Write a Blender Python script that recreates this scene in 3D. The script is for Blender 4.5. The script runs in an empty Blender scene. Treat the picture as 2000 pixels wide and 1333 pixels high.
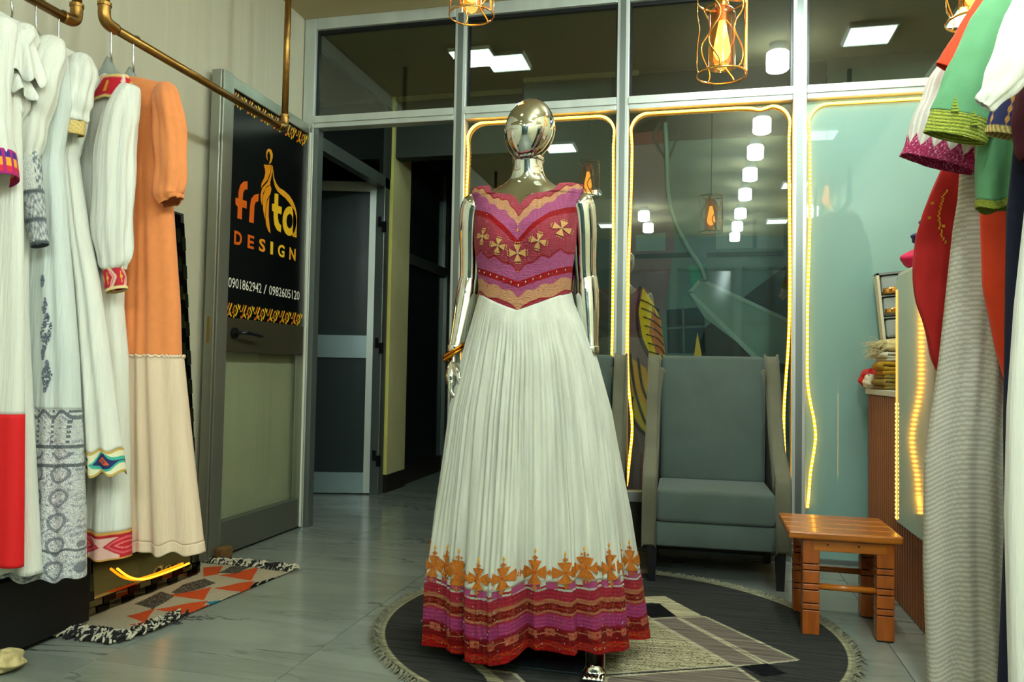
import bpy, bmesh, math, random
import numpy as np
from mathutils import Vector, Matrix
random.seed(4); RNG = np.random.RandomState(4)
S = bpy.context.scene
COL = S.collection

# ------------------------------------------------------------------ camera, world, exposure
F_PX, YAW, PITCH, ROLL, H = 1537.5, 0.23645, 0.03744, 0.01841, 0.90
_cy, _sy, _cp, _sp = math.cos(YAW), math.sin(YAW), math.cos(PITCH), math.sin(PITCH)
FWD = Vector((-_sy*_cp, _cy*_cp, _sp)); _R = Vector((_cy, _sy, 0)); _U = _R.cross(FWD)
RGT = math.cos(ROLL)*_R + math.sin(ROLL)*_U
UPV = -math.sin(ROLL)*_R + math.cos(ROLL)*_U
cam_d = bpy.data.cameras.new('camera'); cam = bpy.data.objects.new('camera', cam_d); COL.objects.link(cam)
cam_d.sensor_fit = 'HORIZONTAL'; cam_d.sensor_width = 36.0; cam_d.lens = 36.0*F_PX/2000.0
cam_d.clip_start = 0.02; cam_d.clip_end = 100
M4 = Matrix((RGT, UPV, -FWD)).transposed().to_4x4(); M4.translation = Vector((0, 0, H)); cam.matrix_world = M4
S.camera = cam
W = bpy.data.worlds.new('world'); S.world = W; W.use_nodes = True
bg = W.node_tree.nodes['Background']; bg.inputs[0].default_value = (0.05, 0.075, 0.07, 1); bg.inputs[1].default_value = 0.15
S.view_settings.view_transform = 'Standard'; S.view_settings.look = 'None'
S.view_settings.gamma = 1; S.view_settings.use_curve_mapping = False
S.view_settings.exposure = 0.24
PANEL_E, DRUM_E, LED_E, BULB_E = 8.5, 165.0, 9.0, 22.0

# measured points of the room: where a line of sight of the survey photo meets a real plane of the room
def sight(x, y): return FWD*F_PX + RGT*(x-1000) + UPV*(666.5-y)
def onz(x, y, z=0.0):
    d = sight(x, y); t = (z-H)/d.z; return Vector((d.x*t, d.y*t, z))
def onY(x, y, Y):
    d = sight(x, y); t = Y/d.y; return Vector((d.x*t, Y, H+d.z*t))
def onX(x, y, X):
    d = sight(x, y); t = X/d.x; return Vector((X, d.y*t, H+d.z*t))

# ------------------------------------------------------------------ materials
def s2l(c): return c/12.92 if c <= 0.04045 else ((c+0.055)/1.055)**2.4
def rgb(r, g, b): return tuple(s2l(v/255.0) for v in (r, g, b))
def rgba(c): return (*rgb(*c), 1.0)
MATS = {}
def mat(name, c=(200, 200, 200), rough=0.5, metal=0.0, var=0.0, vscale=6.0, bump=0.0, bscale=200.0, spec=0.5,
        sheen=0.0, emit=None, es=0.0, attr=False, stretch=(1, 1, 1), coat=0.0, trans=0.0, ior=1.45, transl=0.0):
    if name in MATS: return MATS[name]
    m = bpy.data.materials.new(name); m.use_nodes = True; MATS[name] = m
    nt = m.node_tree; N = nt.nodes; Lk = nt.links; b = N['Principled BSDF']
    b.inputs['Base Color'].default_value = rgba(c); b.inputs['Roughness'].default_value = rough
    b.inputs['Metallic'].default_value = metal; b.inputs['Specular IOR Level'].default_value = spec
    b.inputs['IOR'].default_value = ior
    if sheen: b.inputs['Sheen Weight'].default_value = sheen
    if coat: b.inputs['Coat Weight'].default_value = coat; b.inputs['Coat Roughness'].default_value = 0.08
    if trans: b.inputs['Transmission Weight'].default_value = trans
    if emit: b.inputs['Emission Color'].default_value = rgba(emit); b.inputs['Emission Strength'].default_value = es
    tc = N.new('ShaderNodeTexCoord'); mp = N.new('ShaderNodeMapping'); Lk.new(tc.outputs['Object'], mp.inputs[0])
    mp.inputs['Scale'].default_value = stretch
    src = None
    if attr:
        a = N.new('ShaderNodeAttribute'); a.attribute_name = 'Col'; src = a.outputs['Color']; Lk.new(src, b.inputs['Base Color'])
    if var:
        n = N.new('ShaderNodeTexNoise'); n.inputs['Scale'].default_value = vscale; n.inputs['Detail'].default_value = 5
        Lk.new(mp.outputs[0], n.inputs['Vector'])
        r = N.new('ShaderNodeMapRange'); r.inputs[1].default_value = 0.3; r.inputs[2].default_value = 0.7
        r.inputs[3].default_value = 1-var; r.inputs[4].default_value = 1+var*0.6; Lk.new(n.outputs['Fac'], r.inputs[0])
        mx = N.new('ShaderNodeMix'); mx.data_type = 'RGBA'; mx.blend_type = 'MULTIPLY'; mx.inputs[0].default_value = 1.0
        if src: Lk.new(src, mx.inputs[6])
        else: mx.inputs[6].default_value = rgba(c)
        Lk.new(r.outputs[0], mx.inputs[7]); Lk.new(mx.outputs[2], b.inputs['Base Color'])
    if bump:
        n2 = N.new('ShaderNodeTexNoise'); n2.inputs['Scale'].default_value = bscale; n2.inputs['Detail'].default_value = 3
        Lk.new(mp.outputs[0], n2.inputs['Vector'])
        bp = N.new('ShaderNodeBump'); bp.inputs['Strength'].default_value = bump; bp.inputs['Distance'].default_value = 0.01
        Lk.new(n2.outputs['Fac'], bp.inputs['Height']); Lk.new(bp.outputs[0], b.inputs['Normal'])
    if transl:   # thin cloth lets some light through
        t = N.new('ShaderNodeBsdfTranslucent'); t.inputs[0].default_value = rgba(c)
        if src: Lk.new(src, t.inputs[0])
        ms = N.new('ShaderNodeMixShader'); ms.inputs[0].default_value = transl
        Lk.new(b.outputs[0], ms.inputs[1]); Lk.new(t.outputs[0], ms.inputs[2])
        Lk.new(ms.outputs[0], N['Material Output'].inputs[0])
    return m
def glass(name, tint=(230, 240, 235), refl=1.0, rough=0.0, base=0.03):
    m = bpy.data.materials.new(name); m.use_nodes = True; nt = m.node_tree; N = nt.nodes; Lk = nt.links
    N.remove(N['Principled BSDF'])
    t = N.new('ShaderNodeBsdfTransparent'); t.inputs[0].default_value = rgba(tint)
    g = N.new('ShaderNodeBsdfGlossy'); g.inputs['Roughness'].default_value = rough; g.inputs[0].default_value = (1, 1, 1, 1)
    fr = N.new('ShaderNodeFresnel'); ge = N.new('ShaderNodeNewGeometry'); io = N.new('ShaderNodeMath'); io.operation = 'MULTIPLY_ADD'
    io.inputs[1].default_value = 1/1.5-1.5; io.inputs[2].default_value = 1.5   # same index seen from either side of the thin pane
    Lk.new(ge.outputs['Backfacing'], io.inputs[0]); Lk.new(io.outputs[0], fr.inputs[0])
    ma = N.new('ShaderNodeMath'); ma.operation = 'MULTIPLY_ADD'; ma.inputs[1].default_value = refl; ma.inputs[2].default_value = base
    Lk.new(fr.outputs[0], ma.inputs[0])
    ms = N.new('ShaderNodeMixShader'); Lk.new(ma.outputs[0], ms.inputs[0]); Lk.new(t.outputs[0], ms.inputs[1]); Lk.new(g.outputs[0], ms.inputs[2])
    Lk.new(ms.outputs[0], N['Material Output'].inputs[0]); MATS[name] = m; return m

ALU = mat('brushed_aluminium', (196, 204, 196), 0.42, 0.5, var=0.10, vscale=14, stretch=(1, 1, 0.15))
ALUD = mat('grey_aluminium', (120, 128, 124), 0.4, 0.7, var=0.12, vscale=10, stretch=(1, 1, 0.15))
CREAM = mat('cream_wall', (208, 200, 168), 0.55, var=0.05, vscale=1.5)
CEIL = mat('ceiling_paint', (184, 172, 134), 0.8, var=0.05, vscale=1.2)
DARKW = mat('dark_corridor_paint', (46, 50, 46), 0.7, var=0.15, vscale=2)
GLASS = glass('clear_glass', (236, 246, 241), 1.1)
GLASSD = glass('dark_glass', (60, 75, 70), 1.3)
CHROME = mat('chrome', (222, 226, 222), 0.055, 1.0)
BLACK = mat('black_plastic', (14, 16, 18), 0.35)
BRASS = mat('aged_brass_pipe', (150, 112, 56), 0.32, 0.9, var=0.25, vscale=25, bump=0.05, bscale=60)
GOLD = mat('polished_gold', (236, 178, 96), 0.16, 1.0)
GOLDT = mat('gold_thread', (196, 112, 26), 0.35, 0.35, var=0.35, vscale=420, bump=0.6, bscale=500)
GEMG = mat('amber_gem', (236, 170, 40), 0.08, 0.3, coat=1.0)
GEMR = mat('red_gem', (200, 20, 20), 0.1, 0.1, coat=1.0)
GEMW = mat('clear_gem', (235, 238, 235), 0.05, 0.6, coat=1.0)
LEDM = mat('led_yellow', (255, 190, 60), 0.4, emit=(255, 190, 70), es=LED_E)
GROUT = mat('grout', (92, 92, 84), 0.9)

# ------------------------------------------------------------------ mesh helpers
WPOS = {}
def link(o): COL.objects.link(o); return o
def tag(o, label=None, cat=None, group=None, kind=None):
    if label: o['label'] = label
    if cat: o['category'] = cat
    if group: o['group'] = group
    if kind: o['kind'] = kind
    return o
def thing(name, label=None, cat=None, loc=(0, 0, 0), rz=0.0, group=None, kind=None):
    o = link(bpy.data.objects.new(name, None)); o.empty_display_size = 0.05
    o.location = loc; o.rotation_euler = (0, 0, rz); WPOS[o.name] = Vector(loc)
    return tag(o, label, cat, group, kind)
def mkobj(name, me, material, parent=None, local=False, label=None, kind=None):
    o = link(bpy.data.objects.new(name, me))
    if material is not None:
        for m_ in (material if isinstance(material, (list, tuple)) else [material]): me.materials.append(m_)
    off = Vector((0, 0, 0))
    if parent is not None:
        o.parent = parent
        if not local: off = -WPOS.get(parent.name, Vector((0, 0, 0)))
    o.location = off
    WPOS[o.name] = Vector((0, 0, 0))
    if label: o['label'] = label
    if kind: o['kind'] = kind
    return o
class MB:
    def __init__(s): s.v = []; s.f = []; s.mi = []; s.cur = 0
    def add(s, vs, fs):
        n = len(s.v); s.v += [tuple(v) for v in vs]; s.f += [tuple(i+n for i in f) for f in fs]; s.mi += [s.cur]*len(fs); return s
    def box(s, c, d, rot=None):
        x, y, z = d[0]/2, d[1]/2, d[2]/2
        vs = [Vector((a*x, b*y, e*z)) for a in (-1, 1) for b in (-1, 1) for e in (-1, 1)]
        if rot is not None: vs = [rot @ v for v in vs]
        vs = [v+Vector(c) for v in vs]
        return s.add(vs, [(0, 1, 3, 2), (4, 6, 7, 5), (0, 4, 5, 1), (2, 3, 7, 6), (0, 2, 6, 4), (1, 5, 7, 3)])
    def b2(s, a, b):   # box from two corners
        return s.box([(a[i]+b[i])/2 for i in range(3)], [abs(b[i]-a[i]) for i in range(3)])
    def tube(s, pts, r, n=10, cap=True, sx=1.0):
        pts = [Vector(p) for p in pts]; rs = r if isinstance(r, (list, tuple)) else [r]*len(pts)
        base = len(s.v); prev = None
        for i, p in enumerate(pts):
            t = (pts[min(i+1, len(pts)-1)]-pts[max(i-1, 0)]).normalized()
            if prev is None:
                u = t.cross(Vector((0, 0, 1)));
                if u.length < 1e-3: u = t.cross(Vector((0, 1, 0)))
                u.normalize()
            else:
                u = prev - t*prev.dot(t)
                u = u.normalized() if u.length > 1e-6 else prev
            prev = u; w = t.cross(u)
            for k in range(n):
                a = 2*math.pi*k/n; s.v.append(tuple(p+(u*math.cos(a)*sx+w*math.sin(a))*rs[i]))
        for i in range(len(pts)-1):
            for k in range(n):
                a = base+i*n+k; b = base+i*n+(k+1) % n; s.f.append((a, b, b+n, a+n)); s.mi.append(s.cur)
        if cap:
            s.f.append(tuple(base+k for k in range(n))[::-1]); s.f.append(tuple(base+(len(pts)-1)*n+k for k in range(n))); s.mi += [s.cur]*2
        return s
    def lathe(s, prof, c=(0, 0, 0), n=24, cap=True):
        base = len(s.v)
        for r, z in prof:
            for k in range(n):
                a = 2*math.pi*k/n; s.v.append((c[0]+r*math.cos(a), c[1]+r*math.sin(a), c[2]+z))
        for i in range(len(prof)-1):
            for k in range(n):
                a = base+i*n+k; b = base+i*n+(k+1) % n; s.f.append((a, b, b+n, a+n)); s.mi.append(s.cur)
        if cap:
            s.f.append(tuple(base+k for k in range(n))[::-1]); s.f.append(tuple(base+(len(prof)-1)*n+k for k in range(n))); s.mi += [s.cur]*2
        return s
    def prism(s, poly, fn, h):   # poly in 2-D, fn(u, v, w) -> 3-D, thickness h
        n = len(poly); vs = [fn(u, v, 0) for u, v in poly]+[fn(u, v, h) for u, v in poly]
        fs = [tuple(range(n))[::-1], tuple(range(n, 2*n))]+[(i, (i+1) % n, n+(i+1) % n, n+i) for i in range(n)]
        return s.add(vs, fs)
    def mesh(s, name, smooth=False, bevel=0.0, seg=2, fix=True):
        me = bpy.data.meshes.new(name); me.from_pydata(s.v, [], s.f)
        for p, i in zip(me.polygons, s.mi): p.material_index = i
        if fix or bevel:
            bm = bmesh.new(); bm.from_mesh(me)
            if bevel:
                bmesh.ops.bevel(bm, geom=bm.edges[:], offset=bevel, segments=seg, affect='EDGES', profile=0.5, clamp_overlap=True)
            bmesh.ops.recalc_face_normals(bm, faces=bm.faces[:]); bm.to_mesh(me); bm.free()
        if smooth:
            for p in me.polygons: p.use_smooth = True
        return me
    def obj(s, name, material, parent=None, smooth=False, bevel=0.0, local=False, label=None, kind=None, seg=2):
        return mkobj(name, s.mesh(name, smooth, bevel, seg), material, parent, local, label, kind)
def part(name, material, parent, a, b, bevel=0.0, local=False, label=None):
    return MB().b2(a, b).obj(name, material, parent, bevel=bevel, local=local, label=label)
def grid(name, P, material, parent=None, cu=False, col=None, smooth=True, thick=0.0, local=False, label=None, kind=None, capv=False):
    P = np.asarray(P, float); nu, nv = P.shape[:2]
    idx = np.arange(nu*nv).reshape(nu, nv)
    a = idx[:, :-1]; b = idx[:, 1:]
    if cu: A = a; B = np.roll(a, -1, 0); Cc = np.roll(b, -1, 0); D = b
    else: A = a[:-1]; B = a[1:]; Cc = b[1:]; D = b[:-1]
    F = np.stack([A.ravel(), B.ravel(), Cc.ravel(), D.ravel()], 1)
    me = bpy.data.meshes.new(name)
    n = len(F); me.vertices.add(nu*nv); me.vertices.foreach_set('co', P.reshape(-1))
    me.loops.add(4*n); me.loops.foreach_set('vertex_index', F.ravel().astype(np.int32))
    me.polygons.add(n); me.polygons.foreach_set('loop_start', np.arange(0, 4*n, 4, dtype=np.int32))
    me.polygons.foreach_set('loop_total', np.full(n, 4, dtype=np.int32))
    me.polygons.foreach_set('use_smooth', np.full(n, bool(smooth)))
    me.update(calc_edges=True); me.validate()
    if col is not None:
        at = me.color_attributes.new('Col', 'FLOAT_COLOR', 'POINT')
        c4 = np.ones((nu*nv, 4)); c4[:, :3] = np.asarray(col).reshape(-1, 3); at.data.foreach_set('color', c4.ravel())
    o = mkobj(name, me, material, parent, local, label, kind)
    if thick:
        md = o.modifiers.new('cloth thickness', 'SOLIDIFY'); md.thickness = thick; md.offset = 0
    return o
def copy_tree(o, loc, label=None, name=None):
    c = o.copy(); COL.objects.link(c); c.location = loc
    if label: c['label'] = label
    for ch in o.children:
        d = ch.copy(); COL.objects.link(d); d.parent = c
        for g in ch.children:
            e = g.copy(); COL.objects.link(e); e.parent = d
    return c
def smooth_path(pts, n=6):   # Catmull-Rom
    pts = [Vector(p) for p in pts]; out = []
    for i in range(len(pts)-1):
        p0 = pts[max(i-1, 0)]; p1 = pts[i]; p2 = pts[i+1]; p3 = pts[min(i+2, len(pts)-1)]
        for k in range(n):
            t = k/n; out.append(0.5*((2*p1)+(p2-p0)*t+(2*p0-5*p1+4*p2-p3)*t*t+(3*p1-p0-3*p2+p3)*t**3))
    out.append(pts[-1]); return out
def lerp_cols(cols): return np.array([rgb(*c) for c in cols])
def inpoly(x, y, poly):
    r = np.zeros(np.shape(x), bool); n = len(poly)
    for i in range(n):
        x1, y1 = poly[i][:2]; x2, y2 = poly[(i+1) % n][:2]
        c = ((y1 > y) != (y2 > y)) & (x < (x2-x1)*(y-y1)/((y2-y1) if y2 != y1 else 1e-9)+x1); r ^= c
    return r

# ------------------------------------------------------------------ room shell
XL, XR, YB, YR, ZC = -2.24, 1.42, 4.086, -3.6, 2.90
def marble():
    m = bpy.data.materials.new('marble_tile'); m.use_nodes = True; nt = m.node_tree; N = nt.nodes; Lk = nt.links; b = N['Principled BSDF']
    tc = N.new('ShaderNodeTexCoord'); oi = N.new('ShaderNodeObjectInfo')
    add = N.new('ShaderNodeVectorMath'); add.operation = 'ADD'
    sc = N.new('ShaderNodeVectorMath'); sc.operation = 'SCALE'; sc.inputs[0].default_value = (17, 9, 5); Lk.new(oi.outputs['Random'], sc.inputs['Scale'])
    Lk.new(tc.outputs['Object'], add.inputs[0]); Lk.new(sc.outputs[0], add.inputs[1])
    def vein(scl, st, lo, hi, dist):
        mp = N.new('ShaderNodeMapping'); mp.inputs['Scale'].default_value = st; mp.inputs['Rotation'].default_value = (0, 0, 0.12); Lk.new(add.outputs[0], mp.inputs[0])
        n = N.new('ShaderNodeTexNoise'); n.inputs['Scale'].default_value = scl; n.inputs['Detail'].default_value = 7; n.inputs['Roughness'].default_value = 0.6; n.inputs['Distortion'].default_value = dist
        Lk.new(mp.outputs[0], n.inputs['Vector'])
        s = N.new('ShaderNodeMath'); s.operation = 'SUBTRACT'; s.inputs[1].default_value = 0.5; Lk.new(n.outputs['Fac'], s.inputs[0])
        a = N.new('ShaderNodeMath'); a.operation = 'ABSOLUTE'; Lk.new(s.outputs[0], a.inputs[0])
        r = N.new('ShaderNodeMapRange'); r.inputs[1].default_value = lo; r.inputs[2].default_value = hi; r.inputs[3].default_value = 1; r.inputs[4].default_value = 0
        Lk.new(a.outputs[0], r.inputs[0]); return r.outputs[0], n.outputs['Fac']
    v1, f1 = vein(0.95, (0.7, 3.0, 1), 0.0, 0.014, 0.8); v2, f2 = vein(1.1, (0.5, 3.0, 1), 0.0, 0.09, 0.5)
    mk = N.new('ShaderNodeMapRange'); mk.inputs[1].default_value = 0.47; mk.inputs[2].default_value = 0.60; Lk.new(f2, mk.inputs[0])
    mul = N.new('ShaderNodeMath'); mul.operation = 'MULTIPLY'; Lk.new(v1, mul.inputs[0]); Lk.new(mk.outputs[0], mul.inputs[1])
    m1 = N.new('ShaderNodeMix'); m1.data_type = 'RGBA'; m1.inputs[6].default_value = rgba((134, 141, 133)); m1.inputs[7].default_value = rgba((122, 129, 121)); Lk.new(v2, m1.inputs[0])
    m2 = N.new('ShaderNodeMix'); m2.data_type = 'RGBA'; m2.inputs[7].default_value = rgba((62, 70, 64)); Lk.new(mul.outputs[0], m2.inputs[0]); Lk.new(m1.outputs[2], m2.inputs[6])
    Lk.new(m2.outputs[2], b.inputs['Base Color']); b.inputs['Roughness'].default_value = 0.16; b.inputs['Specular IOR Level'].default_value = 0.45
    MATS['marble_tile'] = m; return m
MARBLE = marble()
floor = MB().b2((-4.2, YR-0.2, -0.10), (2.2, 9.2, -0.004)).obj('floor', GROUT); tag(floor, kind='structure', label='pale veined marble tile floor of the shop and corridor')
tile_me = MB().box((0, 0, -0.004), (0.5975, 1.1975, 0.008)).mesh('tile')
tile_me.materials.append(MARBLE)
for i in range(-7, 6):
    for j in range(-4, 7):
        x = 0.024+0.6*i+0.3; y = 2.06+1.2*j+0.6
        if x-0.3 > XR or (x+0.3 < XL and y < 4.0) or y > 9.0: continue
        t = link(bpy.data.objects.new('tile', tile_me)); t.parent = floor; t.location = (x, y, 0)
def struct(name, label, a, b, m): return tag(part(name, m, None, a, b), kind='structure', label=label)
def striped_wall():
    m = mat('wall_left_panel', (182, 178, 156), 0.5, var=0.05, vscale=2.0, stretch=(1, 1, 0.05))
    N = m.node_tree.nodes; Lk = m.node_tree.links
    tc = N.new('ShaderNodeTexCoord'); w = N.new('ShaderNodeTexNoise'); w.inputs['Scale'].default_value = 9.0; w.inputs['Detail'].default_value = 2
    mp = N.new('ShaderNodeMapping'); mp.inputs['Scale'].default_value = (1, 1, 0.02); Lk.new(tc.outputs['Object'], mp.inputs[0]); Lk.new(mp.outputs[0], w.inputs['Vector'])
    bp = N.new('ShaderNodeBump'); bp.inputs['Strength'].default_value = 0.35; bp.inputs['Distance'].default_value = 0.03
    Lk.new(w.outputs['Fac'], bp.inputs['Height']); Lk.new(bp.outputs[0], N['Principled BSDF'].inputs['Normal']); return m
struct('wall_left', 'cream panelled side wall behind the rack of white dresses', (XL-0.12, YR, 0), (XL, YB+0.05, ZC), striped_wall())
struct('wall_right', 'cream side wall behind the counter', (XR, YR, 0), (XR+0.12, YB+0.05, ZC), CREAM)
struct('ceiling', 'plain tan ceiling of the shop', (-2.36, YR, ZC), (1.54, YB+0.04, ZC+0.12), CEIL)
# the far end of the shop, seen only in the reflections
rear = thing('wall_rear', kind='structure', label='rear wall of the shop with framed windows')
RW = mat('rear_wall_paint', (70, 84, 82), 0.7)
RGL = mat('night_window', (50, 70, 72), 0.1, emit=(90, 130, 125), es=0.03)
part('wall_panel', RW, rear, (XL, YR-0.12, 0), (XR, YR, ZC))
for k in range(4):
    x = XL+0.12+k*0.9
    part('window_pane', RGL, rear, (x, YR, 0.9), (x+0.75, YR+0.02, 2.4))
    for q in (0, 0.37, 0.74): part('window_bar', DARKW, rear, (x+q-0.02, YR, 0.86), (x+q+0.02, YR+0.04, 2.44))
    for q in (0.88, 1.65, 2.42): part('window_bar', DARKW, rear, (x-0.02, YR, q-0.02), (x+0.76, YR+0.04, q+0.02))

# glazed shop front
wb = thing('wall_back', kind='structure', label='aluminium framed glass shop front between shop and corridor', loc=(0, YB, 0))
MUL = [(-2.235, -2.165), (-1.328, -1.262), (-0.441, -0.378), (0.428, 0.494), (1.30, 1.366)]
for a, b in MUL:
    MB().b2((a, YB-0.035, 0), (b, YB+0.035, ZC)).obj('mullion', ALU, wb, bevel=0.004)
    part('glazing_bead', ALUD, wb, (a+0.018, YB-0.043, 0), (b-0.018, YB-0.035, 2.25 if b < -2 else 2.85))
for k, ((a, b), (c, d)) in enumerate(zip(MUL[:-1], MUL[1:])):
    MB().b2((b, YB-0.035, 2.262), (c, YB+0.035, 2.328)).obj('transom', ALU, wb, bevel=0.004)
    part('glazing_bead', ALU, wb, (b, YB-0.044, 2.29), (c, YB-0.035, 2.328))
    MB().b2((b, YB-0.035, 2.835), (c, YB+0.035, ZC)).obj('head_rail', ALU, wb, bevel=0.004)
    part('rubber_gasket', BLACK, wb, (b, YB-0.012, 2.815), (c, YB+0.012, 2.835))
    part('rubber_gasket', BLACK, wb, (c-0.010, YB-0.012, 2.328), (c, YB+0.012, 2.82))
    part('rubber_gasket', BLACK, wb, (b, YB-0.012, 2.328), (b+0.012, YB+0.012, 2.82))
    part('glass_pane', GLASS, wb, (b, YB-0.003, 2.328), (c, YB+0.003, 2.835), label='clear fanlight pane')
    if k in (1, 2):
        part('glass_pane', GLASS, wb, (b, YB-0.003, 0.30), (c, YB+0.003, 2.262), label='clear tall pane')
    if k >= 1:
        if k < 3:
            MB().b2((b, YB-0.035, 0.245), (c, YB+0.035, 0.30)).obj('bottom_rail', ALU, wb, bevel=0.004)
            part('base_panel', mat('base_panel_dark', (70, 66, 52), 0.4), wb, (b, YB-0.015, 0.0), (c, YB+0.015, 0.245))
        MB().b2((b, YB-0.03, 0.0), (c, YB+0.03, 0.02)).obj('floor_rail', ALUD, wb)
def frosted():
    m = bpy.data.materials.new('frosted_glass'); m.use_nodes = True; N = m.node_tree.nodes; Lk = m.node_tree.links
    b = N['Principled BSDF']; b.inputs['Base Color'].default_value = rgba((136, 176, 166)); b.inputs['Roughness'].default_value = 0.6
    b.inputs['Coat Weight'].default_value = 1.0; b.inputs['Coat Roughness'].default_value = 0.015; b.inputs['Coat IOR'].default_value = 1.6
    t = N.new('ShaderNodeBsdfTranslucent'); t.inputs[0].default_value = rgba((150, 185, 175))
    ms = N.new('ShaderNodeMixShader'); ms.inputs[0].default_value = 0.2; Lk.new(b.outputs[0], ms.inputs[1]); Lk.new(t.outputs[0], ms.inputs[2])
    Lk.new(ms.outputs[0], N['Material Output'].inputs[0]); return m
part('glass_pane', frosted(), wb, (0.494, YB-0.004, 0.02), (1.30, YB+0.004, 2.262), label='pale teal frosted pane')
# door closer side frame of the doorway
part('door_jamb', ALUD, wb, (-2.165, YB-0.03, 0), (-2.135, YB+0.03, 2.262))

# LED ropes round the three lit panes
def led_rope(label, x0, x1, z0, z1, corners, wob):
    t = thing('led_rope', label, 'led rope', (x0, YB-0.05, z0), group='yellow led ropes on the shop front')
    y = YB-0.012; pts = []
    pts.append((x0+0.012, y, z0))
    for k in range(1, 22):
        z = z0+(z1-0.09-z0)*k/22; w = wob[0]*math.exp(-((z-0.62)/0.16)**2)+0.006*math.sin(z*4.1+x0)
        pts.append((x0+0.012+max(w, -0.004), y, z))
    for k in range(7):
        a = math.pi-k/6*math.pi/2; pts.append((x0+0.10+0.088*math.cos(a), y, z1-0.10+0.088*math.sin(a)))
    for k in range(1, 12):
        u = k/12; pts.append((x0+0.10+(x1-x0-0.2)*u, y, z1-0.012-corners*math.exp(-((u-0.93)/0.09)**2)))
    for k in range(7):
        a = math.pi/2-k/6*math.pi/2; pts.append((x1-0.10+0.088*math.cos(a), y, z1-0.10+0.088*math.sin(a)))
    for k in range(1, 23):
        z = z1-0.09-(z1-0.09-z0)*k/22; w = wob[1]*math.exp(-((z-0.7)/0.3)**2)+0.004*math.sin(z*3+1)
        pts.append((x1-0.012-max(w, -0.004), y, z))
    sp = smooth_path(pts, 4)
    MB().tube(sp, 0.0066, 8, sx=1.0).obj('rope_tube', mat('led_tube', (255, 200, 90), 0.3, emit=(255, 160, 30), es=LED_E*0.22), t, smooth=True)
    m = MB(); acc = 0.0
    for p, q in zip(sp[:-1], sp[1:]):
        L_ = (q-p).length; n_ = max(1, int(round(L_/0.0155)))
        for i in range(n_):
            c = p+(q-p)*(i+0.5)/n_; m.box((c.x, c.y-0.006, c.z), (0.0095, 0.006, 0.0095))
    m.obj('led_chip', LEDM, t, kind='stuff')
    return t
led_rope('glowing yellow led rope around the pane behind the mannequin', -1.262, -0.441, 0.32, 2.255, 0.0, (0, 0))
led_rope('glowing yellow led rope around the mural pane behind the armchair', -0.378, 0.428, 0.32, 2.255, 0.014, (0.02, 0.02))
led_rope('glowing yellow led rope edging the frosted teal pane', 0.494, 1.30, 0.26, 2.25, 0.0, (0.035, 0))

# ------------------------------------------------------------------ corridor beyond the glass
CW = -2.22
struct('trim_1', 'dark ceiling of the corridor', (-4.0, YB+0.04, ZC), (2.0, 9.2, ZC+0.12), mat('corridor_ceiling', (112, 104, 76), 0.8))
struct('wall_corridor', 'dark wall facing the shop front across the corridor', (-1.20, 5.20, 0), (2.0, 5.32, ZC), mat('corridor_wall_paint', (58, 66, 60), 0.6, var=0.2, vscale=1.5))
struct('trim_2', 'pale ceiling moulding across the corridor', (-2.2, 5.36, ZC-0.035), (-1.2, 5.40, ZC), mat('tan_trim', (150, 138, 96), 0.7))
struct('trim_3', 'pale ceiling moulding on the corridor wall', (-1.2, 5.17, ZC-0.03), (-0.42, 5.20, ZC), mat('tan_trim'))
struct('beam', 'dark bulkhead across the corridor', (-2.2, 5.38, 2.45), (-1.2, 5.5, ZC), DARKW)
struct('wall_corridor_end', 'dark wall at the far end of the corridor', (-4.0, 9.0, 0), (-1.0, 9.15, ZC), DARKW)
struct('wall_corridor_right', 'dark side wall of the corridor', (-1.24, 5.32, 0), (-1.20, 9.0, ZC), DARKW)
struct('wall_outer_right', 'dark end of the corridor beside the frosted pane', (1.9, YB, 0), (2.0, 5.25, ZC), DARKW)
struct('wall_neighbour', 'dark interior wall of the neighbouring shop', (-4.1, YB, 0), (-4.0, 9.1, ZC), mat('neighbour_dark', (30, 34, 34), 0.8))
struct('wall_neighbour_side', 'dark dividing wall of the neighbouring shop', (-4.0, YB, 0), (XL-0.12, YB+0.06, ZC), mat('neighbour_dark'))
# neighbour's glazed side along the corridor
ng = thing('corridor_glazing', 'dark aluminium glazing of the neighbouring shop along the corridor', 'glazing', (CW, 4.2, 0))
part('post', ALUD, ng, (CW-0.06, 4.13, 0), (CW, 4.18, ZC))
part('head_rail', ALUD, ng, (CW-0.06, 4.13, 2.20), (CW, 5.33, 2.28))
part('top_rail', ALUD, ng, (CW-0.06, 4.13, 2.80), (CW, 5.33, 2.9))
part('dark_pane', GLASSD, ng, (CW-0.035, 4.18, 2.28), (CW-0.028, 5.30, 2.80))
MB().b2((CW-0.07, 5.24, 0), (CW, 5.33, 2.28)).obj('door_post', ALUD, ng, bevel=0.004)
part('upper_post', DARKW, ng, (CW-0.07, 5.26, 2.28), (CW, 5.34, 2.8))
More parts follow.
